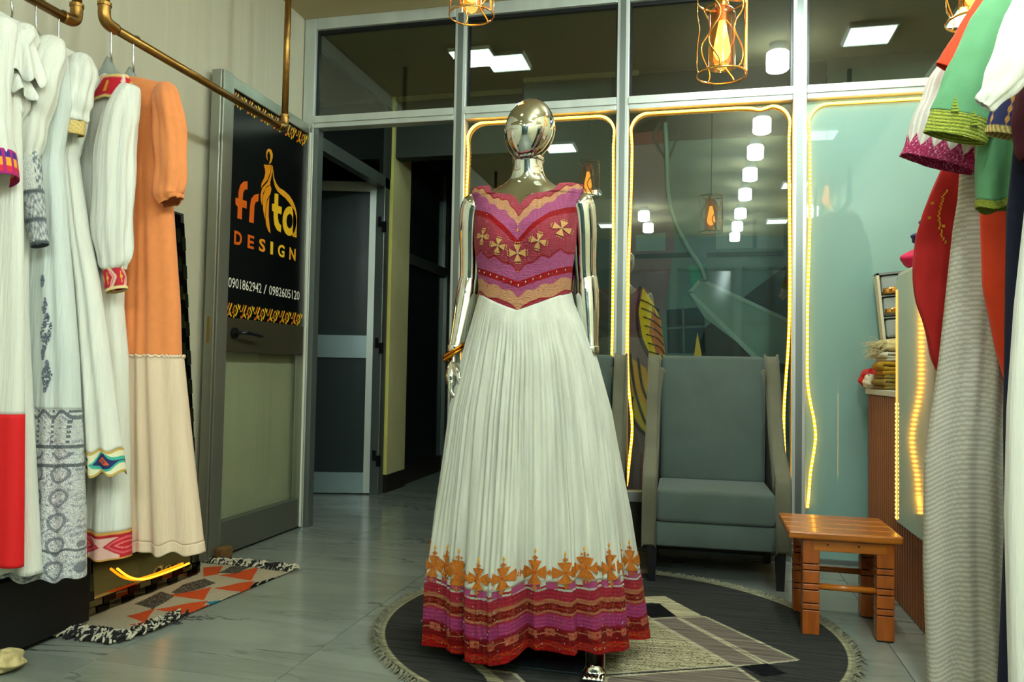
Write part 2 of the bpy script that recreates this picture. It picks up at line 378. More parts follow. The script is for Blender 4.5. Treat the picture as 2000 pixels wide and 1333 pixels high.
# its open door, hinged at the post and swung inwards
dd = thing('corridor_door', 'grey aluminium door with dark panels standing open in the corridor', 'door', (-2.255, 5.275, 0), math.radians(180+16))
part('stile', ALU, dd, (0.0, -0.02, 0.01), (0.085, 0.025, 2.24), local=True)
part('stile', ALU, dd, (0.72, -0.02, 0.01), (0.80, 0.025, 2.24), local=True)
part('top_rail', ALU, dd, (0.085, -0.02, 2.17), (0.72, 0.025, 2.24), local=True)
SHP = mat('steel_kick_plate', (150, 170, 172), 0.35, 0.6)
part('mid_rail', SHP, dd, (0.085, -0.02, 0.97), (0.72, 0.028, 1.13), local=True)
part('kick_plate', SHP, dd, (0.085, -0.02, 0.01), (0.72, 0.028, 0.155), local=True)
DPAN = mat('dark_door_panel', (38, 48, 48), 0.3)
part('upper_panel', DPAN, dd, (0.085, 0.0, 1.13), (0.72, 0.012, 2.17), local=True)
part('lower_panel', DPAN, dd, (0.085, 0.0, 0.155), (0.72, 0.012, 0.97), local=True)
for z in (0.28, 1.08, 1.95):
    part('hinge', BLACK, ng, (-2.262, 5.222, z-0.035), (-2.238, 5.242, z+0.035))
    part('hinge', BLACK, ng, (-2.232, 5.222, z-0.075), (-2.206, 5.242, z))
# column
cl = thing('column', 'cream painted column with dark skirting in the corridor', 'column', (-2.24, 5.53, 0))
part('shaft', mat('cream_paint_lit', (214, 204, 110), 0.7, var=0.1, vscale=3), cl, (-2.285, 5.352, 0.13), (-2.205, 5.36, ZC))  # lit side of the column: its light is put into a yellower colour
part('shaft', mat('grey_cream_paint', (200, 190, 140), 0.7, var=0.12, vscale=3), cl, (-2.285, 5.36, 0.13), (-2.206, 5.71, ZC))
part('skirting', mat('dark_skirting', (38, 30, 26), 0.3), cl, (-2.295, 5.345, 0), (-2.198, 5.718, 0.13))
fg = thing('corridor_glazing', 'dark glazed doors further down the corridor behind the cream column', 'glazing', (CW, 7.3, 0))
part('rail', DARKW, fg, (CW-0.06, 5.72, 1.72), (CW, 9.0, 1.80)); part('top_rail', DARKW, fg, (CW-0.06, 5.72, 2.62), (CW, 9.0, 2.9))
for y in (6.68, 6.86, 7.9): part('post', ALUD, fg, (CW-0.06, y, 0), (CW+0.005, y+0.07, 1.74 if y != 7.9 else 2.62))
part('upper_post', ALUD, fg, (CW-0.06, 6.62, 1.8), (CW, 6.72, 2.62))
DP2 = mat('unlit_glass', (26, 34, 33), 0.15)
part('dark_pane', DP2, fg, (CW-0.04, 5.72, 0.12), (CW-0.03, 9.0, 1.72)); part('dark_pane', DP2, fg, (CW-0.04, 5.72, 1.8), (CW-0.03, 9.0, 2.62))
part('skirting', mat('dark_skirting'), fg, (CW-0.05, 5.72, 0), (CW-0.01, 6.66, 0.14))
for z in (0.3, 1.0, 1.62): part('hinge', BLACK, fg, (CW, 6.74, z-0.04), (CW+0.02, 6.80, z+0.03)); part('hinge', BLACK, fg, (CW, 6.82, z), (CW+0.02, 6.87, z+0.07))

# mural on the corridor wall (flat paint)
mu = thing('mural', 'painted mural of yellow petals and pale angular shapes behind the glass', 'mural', (-0.1, 5.19, 0))
def mpoly(name, pts, c, lift, px=True):
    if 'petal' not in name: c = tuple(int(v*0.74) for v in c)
    q = [onY(x, y, 5.2) for x, y in pts] if px else [Vector((a, 5.2, b)) for a, b in pts]
    m = MB(); m.prism([(p.x, p.z) for p in q], lambda u, v, w: (u, 5.2-lift+0.002-w, v), 0.002)
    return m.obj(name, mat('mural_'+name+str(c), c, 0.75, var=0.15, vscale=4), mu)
mpoly('ground', [(-0.60, 0.0), (0.75, 0.0), (0.75, 2.88), (-0.60, 2.88)], (118, 142, 142), 0.004, False)
mpoly('upper_ground', [(-0.60, 2.42), (0.75, 2.42), (0.75, 2.88), (-0.60, 2.88)], (30, 38, 52), 0.006, False)
mpoly('plum_field', [(1225, 260), (1300, 215), (1318, 480), (1290, 660), (1300, 960), (1225, 960)], (160, 120, 126), 0.006)
mpoly('red_streak', [(1232, 262), (1300, 255), (1302, 280), (1232, 285)], (150, 40, 40), 0.009)
mpoly('petal', [(1256, 562), (1275, 590), (1290, 625), (1298, 680), (1300, 705), (1275, 705), (1255, 660), (1247, 610)], (246, 200, 30), 0.010)
mpoly('petal_shade', [(1275, 600), (1290, 630), (1300, 690), (1285, 700), (1268, 650)], (206, 104, 34), 0.012)
mpoly('petal', [(1228, 696), (1262, 720), (1275, 760), (1278, 840), (1255, 830), (1236, 790)], (220, 150, 30), 0.010)
mpoly('petal', [(1240, 770), (1260, 790), (1280, 850), (1258, 845), (1236, 810)], (214, 170, 30), 0.012)
mpoly('petal', [(1362, 650), (1370, 690), (1372, 720), (1352, 720)], (222, 172, 40), 0.010)
mpoly('dark_field', [(1378, 640), (1480, 560), (1535, 520), (1540, 730), (1340, 730)], (64, 44, 44), 0.008)
mpoly('slate_window', [(1302, 606), (1375, 600), (1378, 690), (1304, 690)], (36, 50, 60), 0.008)
for q in ([(1332, 600), (1336, 600), (1338, 690), (1334, 690)], [(1302, 640), (1376, 636), (1376, 640), (1302, 644)]): mpoly('window_line', q, (96, 116, 116), 0.011)
mpoly('teal_shape', [(1345, 572), (1368, 547), (1545, 630), (1545, 715), (1480, 700), (1375, 620)], (160, 182, 168), 0.012)
for q in ([(1368, 543), (1545, 626), (1545, 634), (1366, 550)], [(1343, 572), (1368, 543), (1370, 550), (1350, 574)], [(1343, 572), (1350, 570), (1482, 698), (1470, 700)]): mpoly('pale_outline', q, (196, 214, 204), 0.015)
mpoly('teal_glow', [(1345, 520), (1378, 515), (1376, 545), (1350, 560)], (70, 180, 140), 0.010)
for x0, x1, y in ((1240, 1350, 497), (1380, 1530, 494)): mpoly('slate_band', [(x0, y), (x1, y-3), (x1, y+6), (x0, y+9)], (44, 56, 58), 0.010)
for q in ([(1242, 460), (1300, 455), (1300, 490), (1242, 492)], [(1398, 430), (1470, 428), (1470, 485), (1398, 488)], [(1478, 428), (1530, 428), (1530, 486), (1478, 486)]): mpoly('grey_block', q, (172, 186, 184), 0.008)
pts = smooth_path([onY(x, y, 5.17) for x, y in ((1300, 240), (1303, 310), (1306, 380), (1318, 430), (1345, 485), (1368, 520), (1378, 548))], 6)
MB().tube(pts, [0.014]*len(pts), 8).obj('painted_stem', mat('stem_paint', (120, 142, 132), 0.6), mu, smooth=True)
for q in ([(1290, 240), (1278, 262), (1284, 285), (1302, 312)], [(1302, 235), (1298, 270), (1304, 312)], [(1330, 255), (1318, 280), (1306, 312)]):
    pts = smooth_path([onY(x, y, 5.18) for x, y in q], 5); MB().tube(pts, 0.008, 6).obj('painted_line', mat('dark_line_paint', (36, 40, 40), 0.6), mu)
for k in range(7):
    y = 585+k*17; pts = smooth_path([onY(1250+k*3, y, 5.185), onY(1268+k*4, y+8, 5.185), onY(1288+k*2, y+22, 5.185)], 4)
    MB().tube(pts, 0.004, 6).obj('painted_line', mat('dark_line_paint'), mu)
for q in ([(1250, 560), (1245, 610), (1250, 660), (1272, 705)], [(1230, 690), (1240, 760), (1256, 815), (1275, 850)], [(1246, 700), (1256, 760), (1276, 800)], [(1236, 775), (1232, 800), (1240, 825), (1262, 850)]):
    pts = smooth_path([onY(x, y, 5.185) for x, y in q], 5); MB().tube(pts, 0.009, 6).obj('painted_line', mat('dark_line_paint'), mu)

# ------------------------------------------------------------------ ceiling lights
def panel_light(label, loc, e, group):
    t = thing('ceiling_panel_light', label, 'ceiling light', loc, group=group)
    MB().box((0, 0, -0.012), (0.27, 0.27, 0.024)).obj('frame', mat('white_plastic', (225, 225, 218), 0.4), t, bevel=0.003, local=True)
    MB().box((0, 0, -0.026), (0.245, 0.245, 0.004)).obj('diffuser', mat('panel_diffuser_%g' % e, (255, 255, 250), 0.5, emit=(232, 255, 240), es=e), t, local=True)
    return t
panel_light('bright square ceiling light over the corridor doorway', (-1.42, 4.73, ZC), 22.0, 'corridor lights')
panel_light('unseen square ceiling light added to brighten the mural and the frosted pane', (1.45, 4.68, ZC), 22.0, 'corridor lights')  # unseen lamp, added to light the mural and the frosted pane
for nm, x in (('left', -1.23), ('right', 0.93)):
    for k, y in enumerate((3.33, 1.36, -0.40, -2.4)):
        t = panel_light(['square ceiling panel light nearest the glass front, %s row' % nm, 'square ceiling panel light above the garment racks, %s row' % nm,
                         'square ceiling panel light behind the camera, %s row' % nm, 'square ceiling panel light at the shop rear, %s row' % nm][k], (x, y, ZC), PANEL_E, 'square ceiling lights of the shop')
d0 = None
for k, y in enumerate((3.26, 2.0, 1.26, 0.49, -0.36, -1.37, -2.2, -3.0)):
    lb = '%s white drum ceiling light counted from the glass front' % ['first', 'second', 'third', 'fourth', 'fifth', 'sixth', 'seventh', 'eighth'][k]
    if d0 is None:
        d0 = thing('drum_light', lb, 'ceiling light', (0.43, y, ZC), group='white drum ceiling lights')
        MB().lathe([(0.05, -0.06), (0.05, 0)], n=24).obj('mount', mat('white_plastic'), d0, smooth=False, local=True)
        MB().lathe([(0.02, -0.165), (0.058, -0.165), (0.066, -0.157), (0.066, -0.062), (0.058, -0.055), (0.02, -0.055)], n=28).obj('diffuser', mat('drum_diffuser', (255, 255, 250), 0.5, emit=(232, 250, 248), es=DRUM_E), d0, smooth=True, local=True)
    else: copy_tree(d0, (0.43, y, ZC), lb)
for k, (x, y, lb) in enumerate(((-0.69, -1.36, 'left white drum ceiling light behind the camera'), (-0.69, -2.15, 'left white drum ceiling light near the rear wall'), (1.22, -1.36, 'right white drum ceiling light behind the camera'))): copy_tree(d0, (x, y, ZC), lb)
# gold cage pendants
AMBER = glass('amber_glass', (255, 206, 140), 1.3, base=0.05)
def pendant(loc, label):
    t = thing('pendant_lamp', label, 'pendant lamp', loc, group='gold cage pendant lamps')
    R0, hh = 0.079, 0.124
    for z in (hh, -hh):
        pts = [(R0*math.cos(a), R0*math.sin(a), z) for a in np.linspace(0, 2*math.pi, 41)]
        MB().tube(pts, 0.0042, 6, cap=False, sx=0.5).obj('cage_ring', GOLD, t, smooth=True, local=True)
    for k in range(6):
        a0 = k*math.pi/3+0.2; pts = []
        for i in range(25):
            u = i/24; a = a0+0.24*math.sin(u*math.pi*3.0+k*1.3); pts.append((R0*math.cos(a), R0*math.sin(a), hh-2*hh*u))
        MB().tube(pts, 0.0034, 5, sx=0.5).obj('wavy_wire', GOLD, t, smooth=True, local=True)
    MB().tube([(R0*math.cos(-0.3), R0*math.sin(-0.3), hh), (R0*math.cos(-0.3), R0*math.sin(-0.3), -hh)], 0.0042, 6).obj('cage_rod', GOLD, t, local=True)
    for a in (0.3, 2.4, 4.5): MB().tube([(0, 0, hh+0.004), (R0*math.cos(a), R0*math.sin(a), hh)], 0.003, 5).obj('spoke', GOLD, t, local=True)
    MB().lathe([(0.043, -0.10), (0.044, 0.07), (0.040, 0.088), (0.026, 0.10)], n=28, cap=False).obj('glass_shade', AMBER, t, smooth=True, local=True)
    MB().lathe([(0.004, 0.135), (0.016, 0.13), (0.026, 0.10), (0.024, 0.095), (0.014, 0.085), (0.013, 0.055)], n=20).obj('socket', GOLD, t, smooth=True, local=True)
    MB().lathe([(0.010, 0.055), (0.014, 0.035), (0.026, -0.03), (0.027, -0.05), (0.018, -0.068), (0.004, -0.076)], n=20, cap=False).obj('bulb', mat('glowing_bulb', (255, 200, 120), 0.3, emit=(255, 186, 84), es=9.0), t, smooth=True, local=True)
    pts = [(0.010*math.cos(i*0.9), 0.010*math.sin(i*0.9), 0.03-0.08*i/30) for i in range(31)]
    MB().tube(pts, 0.0022, 5).obj('filament', mat('hot_filament', (255, 180, 80), 0.5, emit=(255, 165, 60), es=BULB_E*4), t, smooth=True, local=True)
    MB().tube([(0, 0, hh+0.01), (0, 0, ZC-loc[2])], 0.0022, 6).obj('cord', BLACK, t, local=True)
    return t
p0 = pendant((0.056, 2.62, 2.0), 'gold wire cage pendant lamp hanging above the armchair')
copy_tree(p0, (-0.80, 2.62, 2.275), 'gold wire cage pendant lamp partly cut by the top edge left of centre')
copy_tree(p0, (0.80, 2.62, 2.115), 'gold wire cage pendant lamp above the hanging green garment')

# ------------------------------------------------------------------ open glass door with the black sign film
XD = -2.165          # face of the door towards the room
door = thing('door_1', label='open aluminium glass door with black sign film against the left wall', kind='structure', loc=(-2.19, 3.65, 0))
DY0, DY1 = 3.165, 4.045
ALUB = mat('door_aluminium', (150, 152, 140), 0.36, 0.75, var=0.12, vscale=10, stretch=(1, 1, 0.1))
MB().b2((-2.215, DY0, 0.012), (XD, DY0+0.11, 2.27)).obj('stile', ALUB, door, bevel=0.004)
MB().b2((XD, DY0+0.01, 0.012), (XD+0.010, DY0+0.075, 2.27)).obj('glazing_bead', ALUB, door, bevel=0.003)
MB().b2((-2.215, DY1-0.035, 0.012), (XD, DY1, 2.27)).obj('stile', ALUB, door, bevel=0.004)
MB().b2((-2.212, DY0+0.11, 2.215), (XD-0.002, DY1-0.035, 2.27)).obj('top_rail', ALUB, door, bevel=0.003)
BRONZE = mat('dark_bronze_rail', (74, 70, 54), 0.4, 0.5)
DGREY = mat('door_bottom_rail', (104, 106, 96), 0.4, 0.55)
MB().b2((-2.212, DY0+0.11, 0.965), (XD-0.002, DY1-0.035, 1.125)).obj('mid_rail', BRONZE, door, bevel=0.003)
MB().b2((-2.212, DY0+0.11, 0.012), (XD-0.002, DY1-0.035, 0.168)).obj('bottom_rail', DGREY, door, bevel=0.003)
part('lower_pane', glass('door_glass', (246, 250, 244), 0.8), door, (-2.193, DY0+0.11, 0.168), (-2.187, DY1-0.035, 0.965))
film = part('sign_film', mat('black_film', (8, 9, 10), 0.22), door, (-2.193, DY0+0.11, 1.125), (-2.180, DY1-0.035, 2.215), label='black sign film')
XF = -2.180
def flat(name, polys, c, z=0.0015, holes=None):
    m = MB()
    for q in polys: m.prism([(p[0], p[1]) for p in q], lambda u, v, w: (XF+0.0005+w, u, v), z)
    return m.obj(name, mat('print_%d_%d_%d' % c, c, 0.4), film)
def lg(cx, cy): p = onX(430+cx/5.129, 270+cy/5.129, XF); return (p.y, p.z)
OR, OY, GD, YL = (214, 96, 16), (222, 140, 20), (218, 152, 28), (226, 178, 30)
flat('letter_f', [[lg(*p) for p in ((170, 803), (175, 690), (152, 660), (152, 597), (180, 605), (182, 540), (200, 470), (235, 435), (272, 432), (270, 515), (245, 515), (228, 545), (222, 618), (264, 633), (262, 708), (218, 692), (214, 816))]], OR)
flat('letter_r', [[lg(*p) for p in ((288, 840), (298, 680), (310, 610), (340, 570), (382, 557), (378, 632), (350, 645), (340, 680), (332, 853))]], OR)
flat('letter_t', [[lg(*p) for p in ((545, 553), (580, 560), (578, 680), (614, 690), (611, 765), (575, 752), (575, 800), (585, 850), (607, 875), (605, 946), (570, 925), (543, 870), (535, 800), (535, 738), (518, 725), (520, 655), (542, 660))]], YL)
ring = []
for k in range(24):
    a0, a1 = 2*math.pi*k/24, 2*math.pi*(k+1)/24
    ring.append([lg(692+68*math.cos(a0), 832+148*math.sin(a0)), lg(692+68*math.cos(a1), 832+148*math.sin(a1)), lg(694+33*math.cos(a1), 832+73*math.sin(a1)), lg(694+33*math.cos(a0), 832+73*math.sin(a0))])
flat('letter_a', ring, YL)
SC = [((527, 310), (524, 330)), ((538, 400), (532, 420)), ((560, 455), (545, 480)), ((590, 498), (570, 530)), ((640, 528), (600, 560)), ((690, 575), (650, 600)), ((725, 630), (690, 650)), ((750, 690), (715, 690)), ((763, 750), (726, 740)), ((766, 800), (728, 800)), ((762, 997), (722, 985))]
flat('scarf_line', [[lg(*a), lg(*c), lg(*d), lg(*b)] for (a, b), (c, d) in zip(SC[:-1], SC[1:])], GD)
flat('figure_hair', [[lg(*p) for p in q] for q in (((460, 150), (470, 115), (488, 105), (490, 135), (478, 137), (468, 160), (470, 200), (474, 225), (462, 195)), ((488, 105), (510, 118), (524, 160), (522, 200), (508, 245), (488, 262), (490, 245), (500, 215), (502, 175), (490, 137)))], GD)
flat('figure_dress', [[lg(*p) for p in q] for q in (
    ((440, 262), (460, 268), (508, 270), (500, 340), (470, 420), (430, 465), (407, 497), (415, 450), (440, 400), (452, 350), (448, 310), (438, 275)),
    ((514, 270), (525, 285), (520, 340), (510, 390), (498, 440), (500, 462), (460, 487), (427, 550), (418, 672), (405, 620), (405, 560), (420, 500), (474, 440), (504, 360)),
    ((500, 470), (510, 510), (500, 560), (468, 610), (452, 700), (446, 805), (430, 720), (426, 640), (432, 570), (457, 502)),
    ((490, 590), (484, 680), (482, 780), (490, 860), (502, 955), (480, 930), (460, 870), (453, 800), (458, 700), (472, 630)))], OY)
def text_mesh(s, y0, y1, z0, z1, c, bold, name):
    cu = bpy.data.curves.new(name, 'FONT'); cu.body = s; cu.offset = bold; cu.resolution_u = 3
    o = link(bpy.data.objects.new(name, cu)); dg = bpy.context.evaluated_depsgraph_get(); me = bpy.data.meshes.new_from_object(o.evaluated_get(dg))
    bpy.data.objects.remove(o); bpy.data.curves.remove(cu)
    n = len(me.vertices); co = np.zeros(n*3); me.vertices.foreach_get('co', co); co = co.reshape(-1, 3)
    lo, hi = co.min(0), co.max(0); u = (co-lo)/np.maximum(hi-lo, 1e-6)
    out = np.stack([np.full(n, XF+0.0018), y0+u[:, 0]*(y1-y0), z0+u[:, 1]*(z1-z0)], 1); me.vertices.foreach_set('co', out.ravel()); me.update()
    return mkobj(name, me, mat('print_%d_%d_%d' % c, c, 0.4), film)
zD1, zD0 = lg(137, 922)[1], lg(137, 1062)[1]
for ch, a, b, c in (('D', 137, 216, OR), ('E', 273, 338, OR), ('S', 388, 453, OY), ('I', 503, 530, YL), ('G', 580, 646, YL), ('N', 695, 758, GD)):
    text_mesh(ch, lg(a, 1000)[0], lg(b, 1000)[0], zD0, zD1, c, 0.03, 'letter_'+ch.lower())
def lp(cx, cy): p = onX(420+cx/7.406, 520+cy/7.406, XF); return (p.y, p.z)
za, zb = lp(150, 300)[1], lp(150, 148)[1]
text_mesh('0901862942', DY0+0.128, lp(668, 300)[0], za, zb, (214, 212, 196), 0.008, 'phone_number')
text_mesh('/', lp(700, 300)[0], lp(744, 300)[0], za, zb, (214, 212, 196), 0.008, 'slash')
text_mesh('0982605120', lp(778, 350)[0], min(lp(1218, 400)[0], DY1-0.04), za, zb, (214, 212, 196), 0.008, 'phone_number')
def border(z0, z1):
    y0, y1 = DY0+0.112, DY1-0.037; P = (y1-y0)/6.0; hgt = z1-z0
    A, B = [], []
    def st(lst, pts, w):
        for (a, b), (c, d) in zip(pts[:-1], pts[1:]):
            n = Vector((d-b, -(c-a))); n = n.normalized()*w if n.length else Vector((0, 0))
            lst.append([(a-n.x, b-n.y), (a+n.x, b+n.y), (c+n.x, d+n.y), (c-n.x, d-n.y)])
    for k in range(6):
        y = y0+k*P
        def q(u, v): return (min(max(y+u*P, y0+0.002), y1-0.002), z0+v*hgt)
        st(A, [q(0.10, 0.45), q(0.26, 0.95)], 0.0035); st(B, [q(0.26, 0.45), q(0.42, 0.95)], 0.0035)
        st(A, [q(0.62, 0.85), q(0.50, 0.5), q(0.62, 0.15)], 0.0035); st(B, [q(0.68, 0.85), q(0.82, 0.5), q(0.68, 0.15)], 0.004)
        st(A, [q(0.14, 0.08), q(0.26, 0.42)], 0.0035); st(B, [q(0.26, 0.42), q(0.40, 0.08)], 0.0035)
        st(B, [q(0.84, 0.95), q(0.94, 0.6), q(0.99, 0.9)], 0.003)
        for lst, u in ((A, 0.0), (B, 0.5)): lst.append([q(u+0.02, 0.02), q(u+0.12, 0.02), q(u+0.07, 0.22)])
        for u, v in ((0.655, 0.5), (0.27, 0.22), (0.02, 0.5), (0.46, 0.35)): B.append([q(u-0.022, v), q(u, v-0.07), q(u+0.022, v), q(u, v+0.07)])
    flat('border_print', A, (206, 104, 20)); flat('border_print', B, (224, 182, 30))
border(1.127, 1.20); border(2.135, 2.212)
hd = MB().lathe([(0.026, 0), (0.026, 0.01)], n=16)
hv = [Vector((XD+v[2], DY0+0.165+v[0], 1.055+v[1])) for v in hd.v]; hd.v = [tuple(v) for v in hv]
hd.obj('handle_rose', BLACK, door)
MB().tube(smooth_path([(XD, DY0+0.165, 1.055), (XD+0.05, DY0+0.167, 1.055), (XD+0.055, DY0+0.21, 1.055), (XD+0.052, DY0+0.33, 1.045)], 5), [0.010]*10+[0.009]*6, 8).obj('handle_lever', BLACK, door, smooth=True, label='black lever handle')
part('lock_plate', mat('dull_brass', (150, 120, 50), 0.4, 0.8), door, (-2.196, DY0-0.002, 1.0), (-2.184, DY0, 1.12))
part('highlight_strip', mat('edge_highlight', (226, 224, 206), 0.35), door, (XD, DY1-0.034, 0.012), (XD+0.006, DY1-0.020, 2.225))  # bright highlight along the stile edge, painted as a pale strip
ds = MB().b2((-2.16, 3.215, 0.003), (-2.11, 3.30, 0.062)).obj('door_stop', mat('brown_felt', (110, 78, 36), 0.8, var=0.2, vscale=60), None, bevel=0.012)
tag(ds, 'small brown block wedged at the foot of the open door', 'door stop')

# ------------------------------------------------------------------ hanging rails
def rail(label, x, y0, y1, z, near, far):
    t = thing('clothes_rail', label, 'clothes rail', (x, (y0+y1)/2, z))
    MB().tube([(x, y0, z), (x, y1, z)], 0.0155, 14).obj('pipe', BRASS, t, smooth=True)
    for y, on in ((y0, near), (y1, far)):
        if not on: continue
        s = 1 if y == y1 else -1
        MB().tube([(x, y+s*0.03, z+0.03), (x, y+s*0.03, ZC)], 0.0155, 14).obj('drop_pipe', BRASS, t, smooth=True)
        MB().tube(smooth_path([(x, y-s*0.025, z), (x, y+s*0.012, z+0.004), (x, y+s*0.028, z+0.02), (x, y+s*0.03, z+0.06)], 5), 0.020, 14).obj('elbow', BRASS, t, smooth=True)
        MB().tube([(x, y+s*0.03, z+0.055), (x, y+s*0.03, z+0.066)], 0.0225, 14).obj('collar', BRASS, t)
    return t
RX1, RX2, RZ = -2.03, -1.93, 2.025
rail('brass pipe clothes rail in front of the open door', RX2, 2.20, 3.30, RZ, True, True)
rail('brass pipe clothes rail holding the white dresses at the left edge', RX1, 0.6, 2.13, RZ, True, True)
RXR, RZR = 0.92, 2.03
rail('brass pipe clothes rail above the coloured garments on the right', RXR, 1.2, 2.72, RZR, True, True)

HGREY = mat('grey_hanger_plastic', (150, 158, 152), 0.3, 0.2, coat=0.5)
def hanger(label, x, y, rz_, drop, hw, group, cx=None):
    ax = x if cx is None else cx
    t = thing('hanger', label, 'hanger', (x, y, rz_-drop), group=group)
    zt = rz_-drop-0.025; hw *= 0.58
    pts = smooth_path([(x+0.005, y+0.017, rz_-0.010), (x, y+0.012, rz_+0.014), (x, y, rz_+0.021), (x, y-0.018, rz_+0.010), (x, y-0.021, rz_-0.03), (x, y-0.016, zt+0.07), (0.5*x+0.5*ax, y+0.0, zt+0.06), (ax, y, zt+0.03)], 5)
    MB().tube(pts, 0.0028, 8).obj('hook', mat('steel_hook', (170, 172, 168), 0.2, 1.0), t, smooth=True)
    P = []
    for i in range(33):
        u = -1+2*i/32; a = abs(u); zz = zt+0.035-0.075*a**1.25; hh = 0.012+0.032*math.exp(-(a/0.16)**2)
        P.append([(ax+u*hw, y+dy, zz+dz*hh) for dy, dz in ((-0.012, -0.6), (-0.014, 0.3), (-0.007, 1.0), (0.007, 1.0), (0.014, 0.3), (0.012, -0.6), (-0.012, -0.6))])
    grid('arm', P, HGREY, t)
    return t

# ------------------------------------------------------------------ garments
def fold_noise(n=7, seed=0):
    r = np.random.RandomState(seed); k = r.uniform(28, 150, n); ph = r.uniform(0, 6.28, n); am = 2.1*r.uniform(0.4, 1, n)/np.sqrt(k/28)
    return lambda x: sum(a*np.cos(kk*x+p) for a, kk, p in zip(am, k, ph))/n*1.8
class Garment:
    def __init__(s, name, label, Y, cx, edge, hd, amp=0.012, seed=0, top=None, group=None, slant=0.0, cat='dress'):
        e = sorted([(z, abs(x-cx)) for x, z in edge], reverse=True)
        s.z = np.array([p[0] for p in e]); s.w = np.array([p[1] for p in e]); s.Y = Y; s.cx = cx; s.hd = hd; s.amp = amp
        s.fn = fold_noise(9, seed); s.fb = fold_noise(5, seed+50); s.seed = seed; s.slant = slant
        s.t = thing(name, label, cat, (cx, Y, s.z[-1]), group=group)
    def hw(s, z): return np.interp(-z, -s.z, s.w)
    def pt(s, a, z, out=0.0):   # a: angle array, z: array
        z0, z1 = s.z[0], s.z[-1]; t = np.clip((z0-z)/(z0-z1), 0, 1)
        w = s.hw(z)+out; d = np.interp(t, [0, 0.03, 0.12, 0.5, 1], [0.012, 0.028, s.hd*0.8, s.hd, s.hd*1.35])+out
        ca, sa = np.cos(a), np.sin(a)
        x = w*np.sign(ca)*np.abs(ca)**0.85
        A = s.amp*np.clip((t-0.04)*2.2, 0, 1)*(0.45+0.75*t)
        y = -d*np.sign(sa)*np.abs(sa)**0.7
        xn = x/np.maximum(w, 1e-3)*s.w[-1]
        y = y-A*s.fn(xn*1.0+np.where(sa > 0, 0, 3.0))*np.abs(sa)**0.3
        zz = z+s.slant*x*t+0.012*s.fb(xn*0.8)*np.clip((t-0.75)*4, 0, 1)
        return np.stack([np.clip(s.cx+x, XL+0.012, XR-0.012), s.Y+y, zz], -1)
    def piece(s, name, z1, z0, material, nu=200, nv=120, col=None, out=0.0, thick=0.002, label=None):
        a = np.linspace(0, 2*np.pi, nu, endpoint=False); z = np.linspace(z1, z0, nv)
        A, Z = np.meshgrid(a, z, indexing='ij'); P = s.pt(A, Z, out)
        c = None
        if col is not None: c = col(P[..., 0]-s.cx, Z, np.sin(A) > -0.05)
        return grid(name, P, material, s.t, cu=True, col=c, thick=thick, label=label)
def sleeve(parent, name, path, rad, material, col=None, nu=44, nper=10, amp=0.006, seed=0, sq=0.75, thick=0.002, label=None, folds=7, bulge=None):
    pts = smooth_path(path, nper); n = len(pts); rr = np.interp(np.linspace(0, 1, n), np.linspace(0, 1, len(rad)), rad)
    P = np.zeros((nu, n, 3)); r = np.random.RandomState(seed); ph = r.uniform(0, 6.28, 4); prev = None
    for i, p in enumerate(pts):
        t = (pts[min(i+1, n-1)]-pts[max(i-1, 0)]).normalized()
        if prev is None: u = t.cross(Vector((0, -1, 0))); u = u.normalized() if u.length > 1e-3 else Vector((1, 0, 0))
        else: u = (prev-t*prev.dot(t)).normalized()
        prev = u; w = t.cross(u)
        for k in range(nu):
            a = 2*math.pi*k/nu; f = i/(n-1)
            q = rr[i]+amp*min(1, f*3)*(math.cos(folds*a+ph[0]+2*f)+0.6*math.cos((folds-3)*a+ph[1]-3*f)+0.5*math.cos((2*folds+1)*a+ph[2]+1.2*math.sin(f*9+ph[3])))*0.75+amp*0.5*math.sin(f*21+ph[3]+3*math.cos(a+ph[1]))*min(1, f*3)
            v = p+u*(q*math.cos(a))+w*(q*sq*math.sin(a)); P[k, i] = v
    c = None
    if col is not None:
        U, V = np.meshgrid(np.linspace(0, 1, nu, endpoint=False), np.linspace(0, 1, n), indexing='ij'); c = col(U, V)
    return grid(name, P, material, parent, cu=True, col=c, thick=thick, label=label)
def cm(shape, c): return np.broadcast_to(np.array(rgb(*c)), shape+(3,)).copy()
def paint(C, m, c): C[m] = rgb(*c)
WHITE = mat('white_cotton', (232, 232, 222), 0.85, var=0.07, vscale=40, bump=0.45, bscale=95, sheen=0.2, transl=0.12, stretch=(1, 1, 0.06))
WHITEC = mat('cool_white_cotton', (212, 220, 216), 0.8, var=0.07, vscale=40, bump=0.45, bscale=95, transl=0.1, stretch=(1, 1, 0.06))
CLOTHA = mat('patterned_cloth', rough=0.75, attr=True, bump=0.25, bscale=420, var=0.06, vscale=200)
SILV = mat('silver_embroidered_cloth', rough=0.32, metal=0.35, attr=True, bump=0.7, bscale=260, var=0.18, vscale=160)
ORANGE = mat('orange_linen', (232, 140, 78), 0.8, var=0.05, vscale=40, bump=0.15, bscale=380, sheen=0.2, transl=0.08)
PEACH = mat('peach_linen', (236, 212, 184), 0.85, var=0.08, vscale=12, bump=0.4, bscale=60, transl=0.15, stretch=(1, 1, 0.15))
WR = 'dresses on the left rail'
def E(pxs, Y): return [(p.x, p.z) for p in (onY(x, y, Y) for x, y in pxs)]
def XZ(x, y, Y, dy=0.0): p = onY(x, y, Y); return (p.x, Y+dy, p.z)

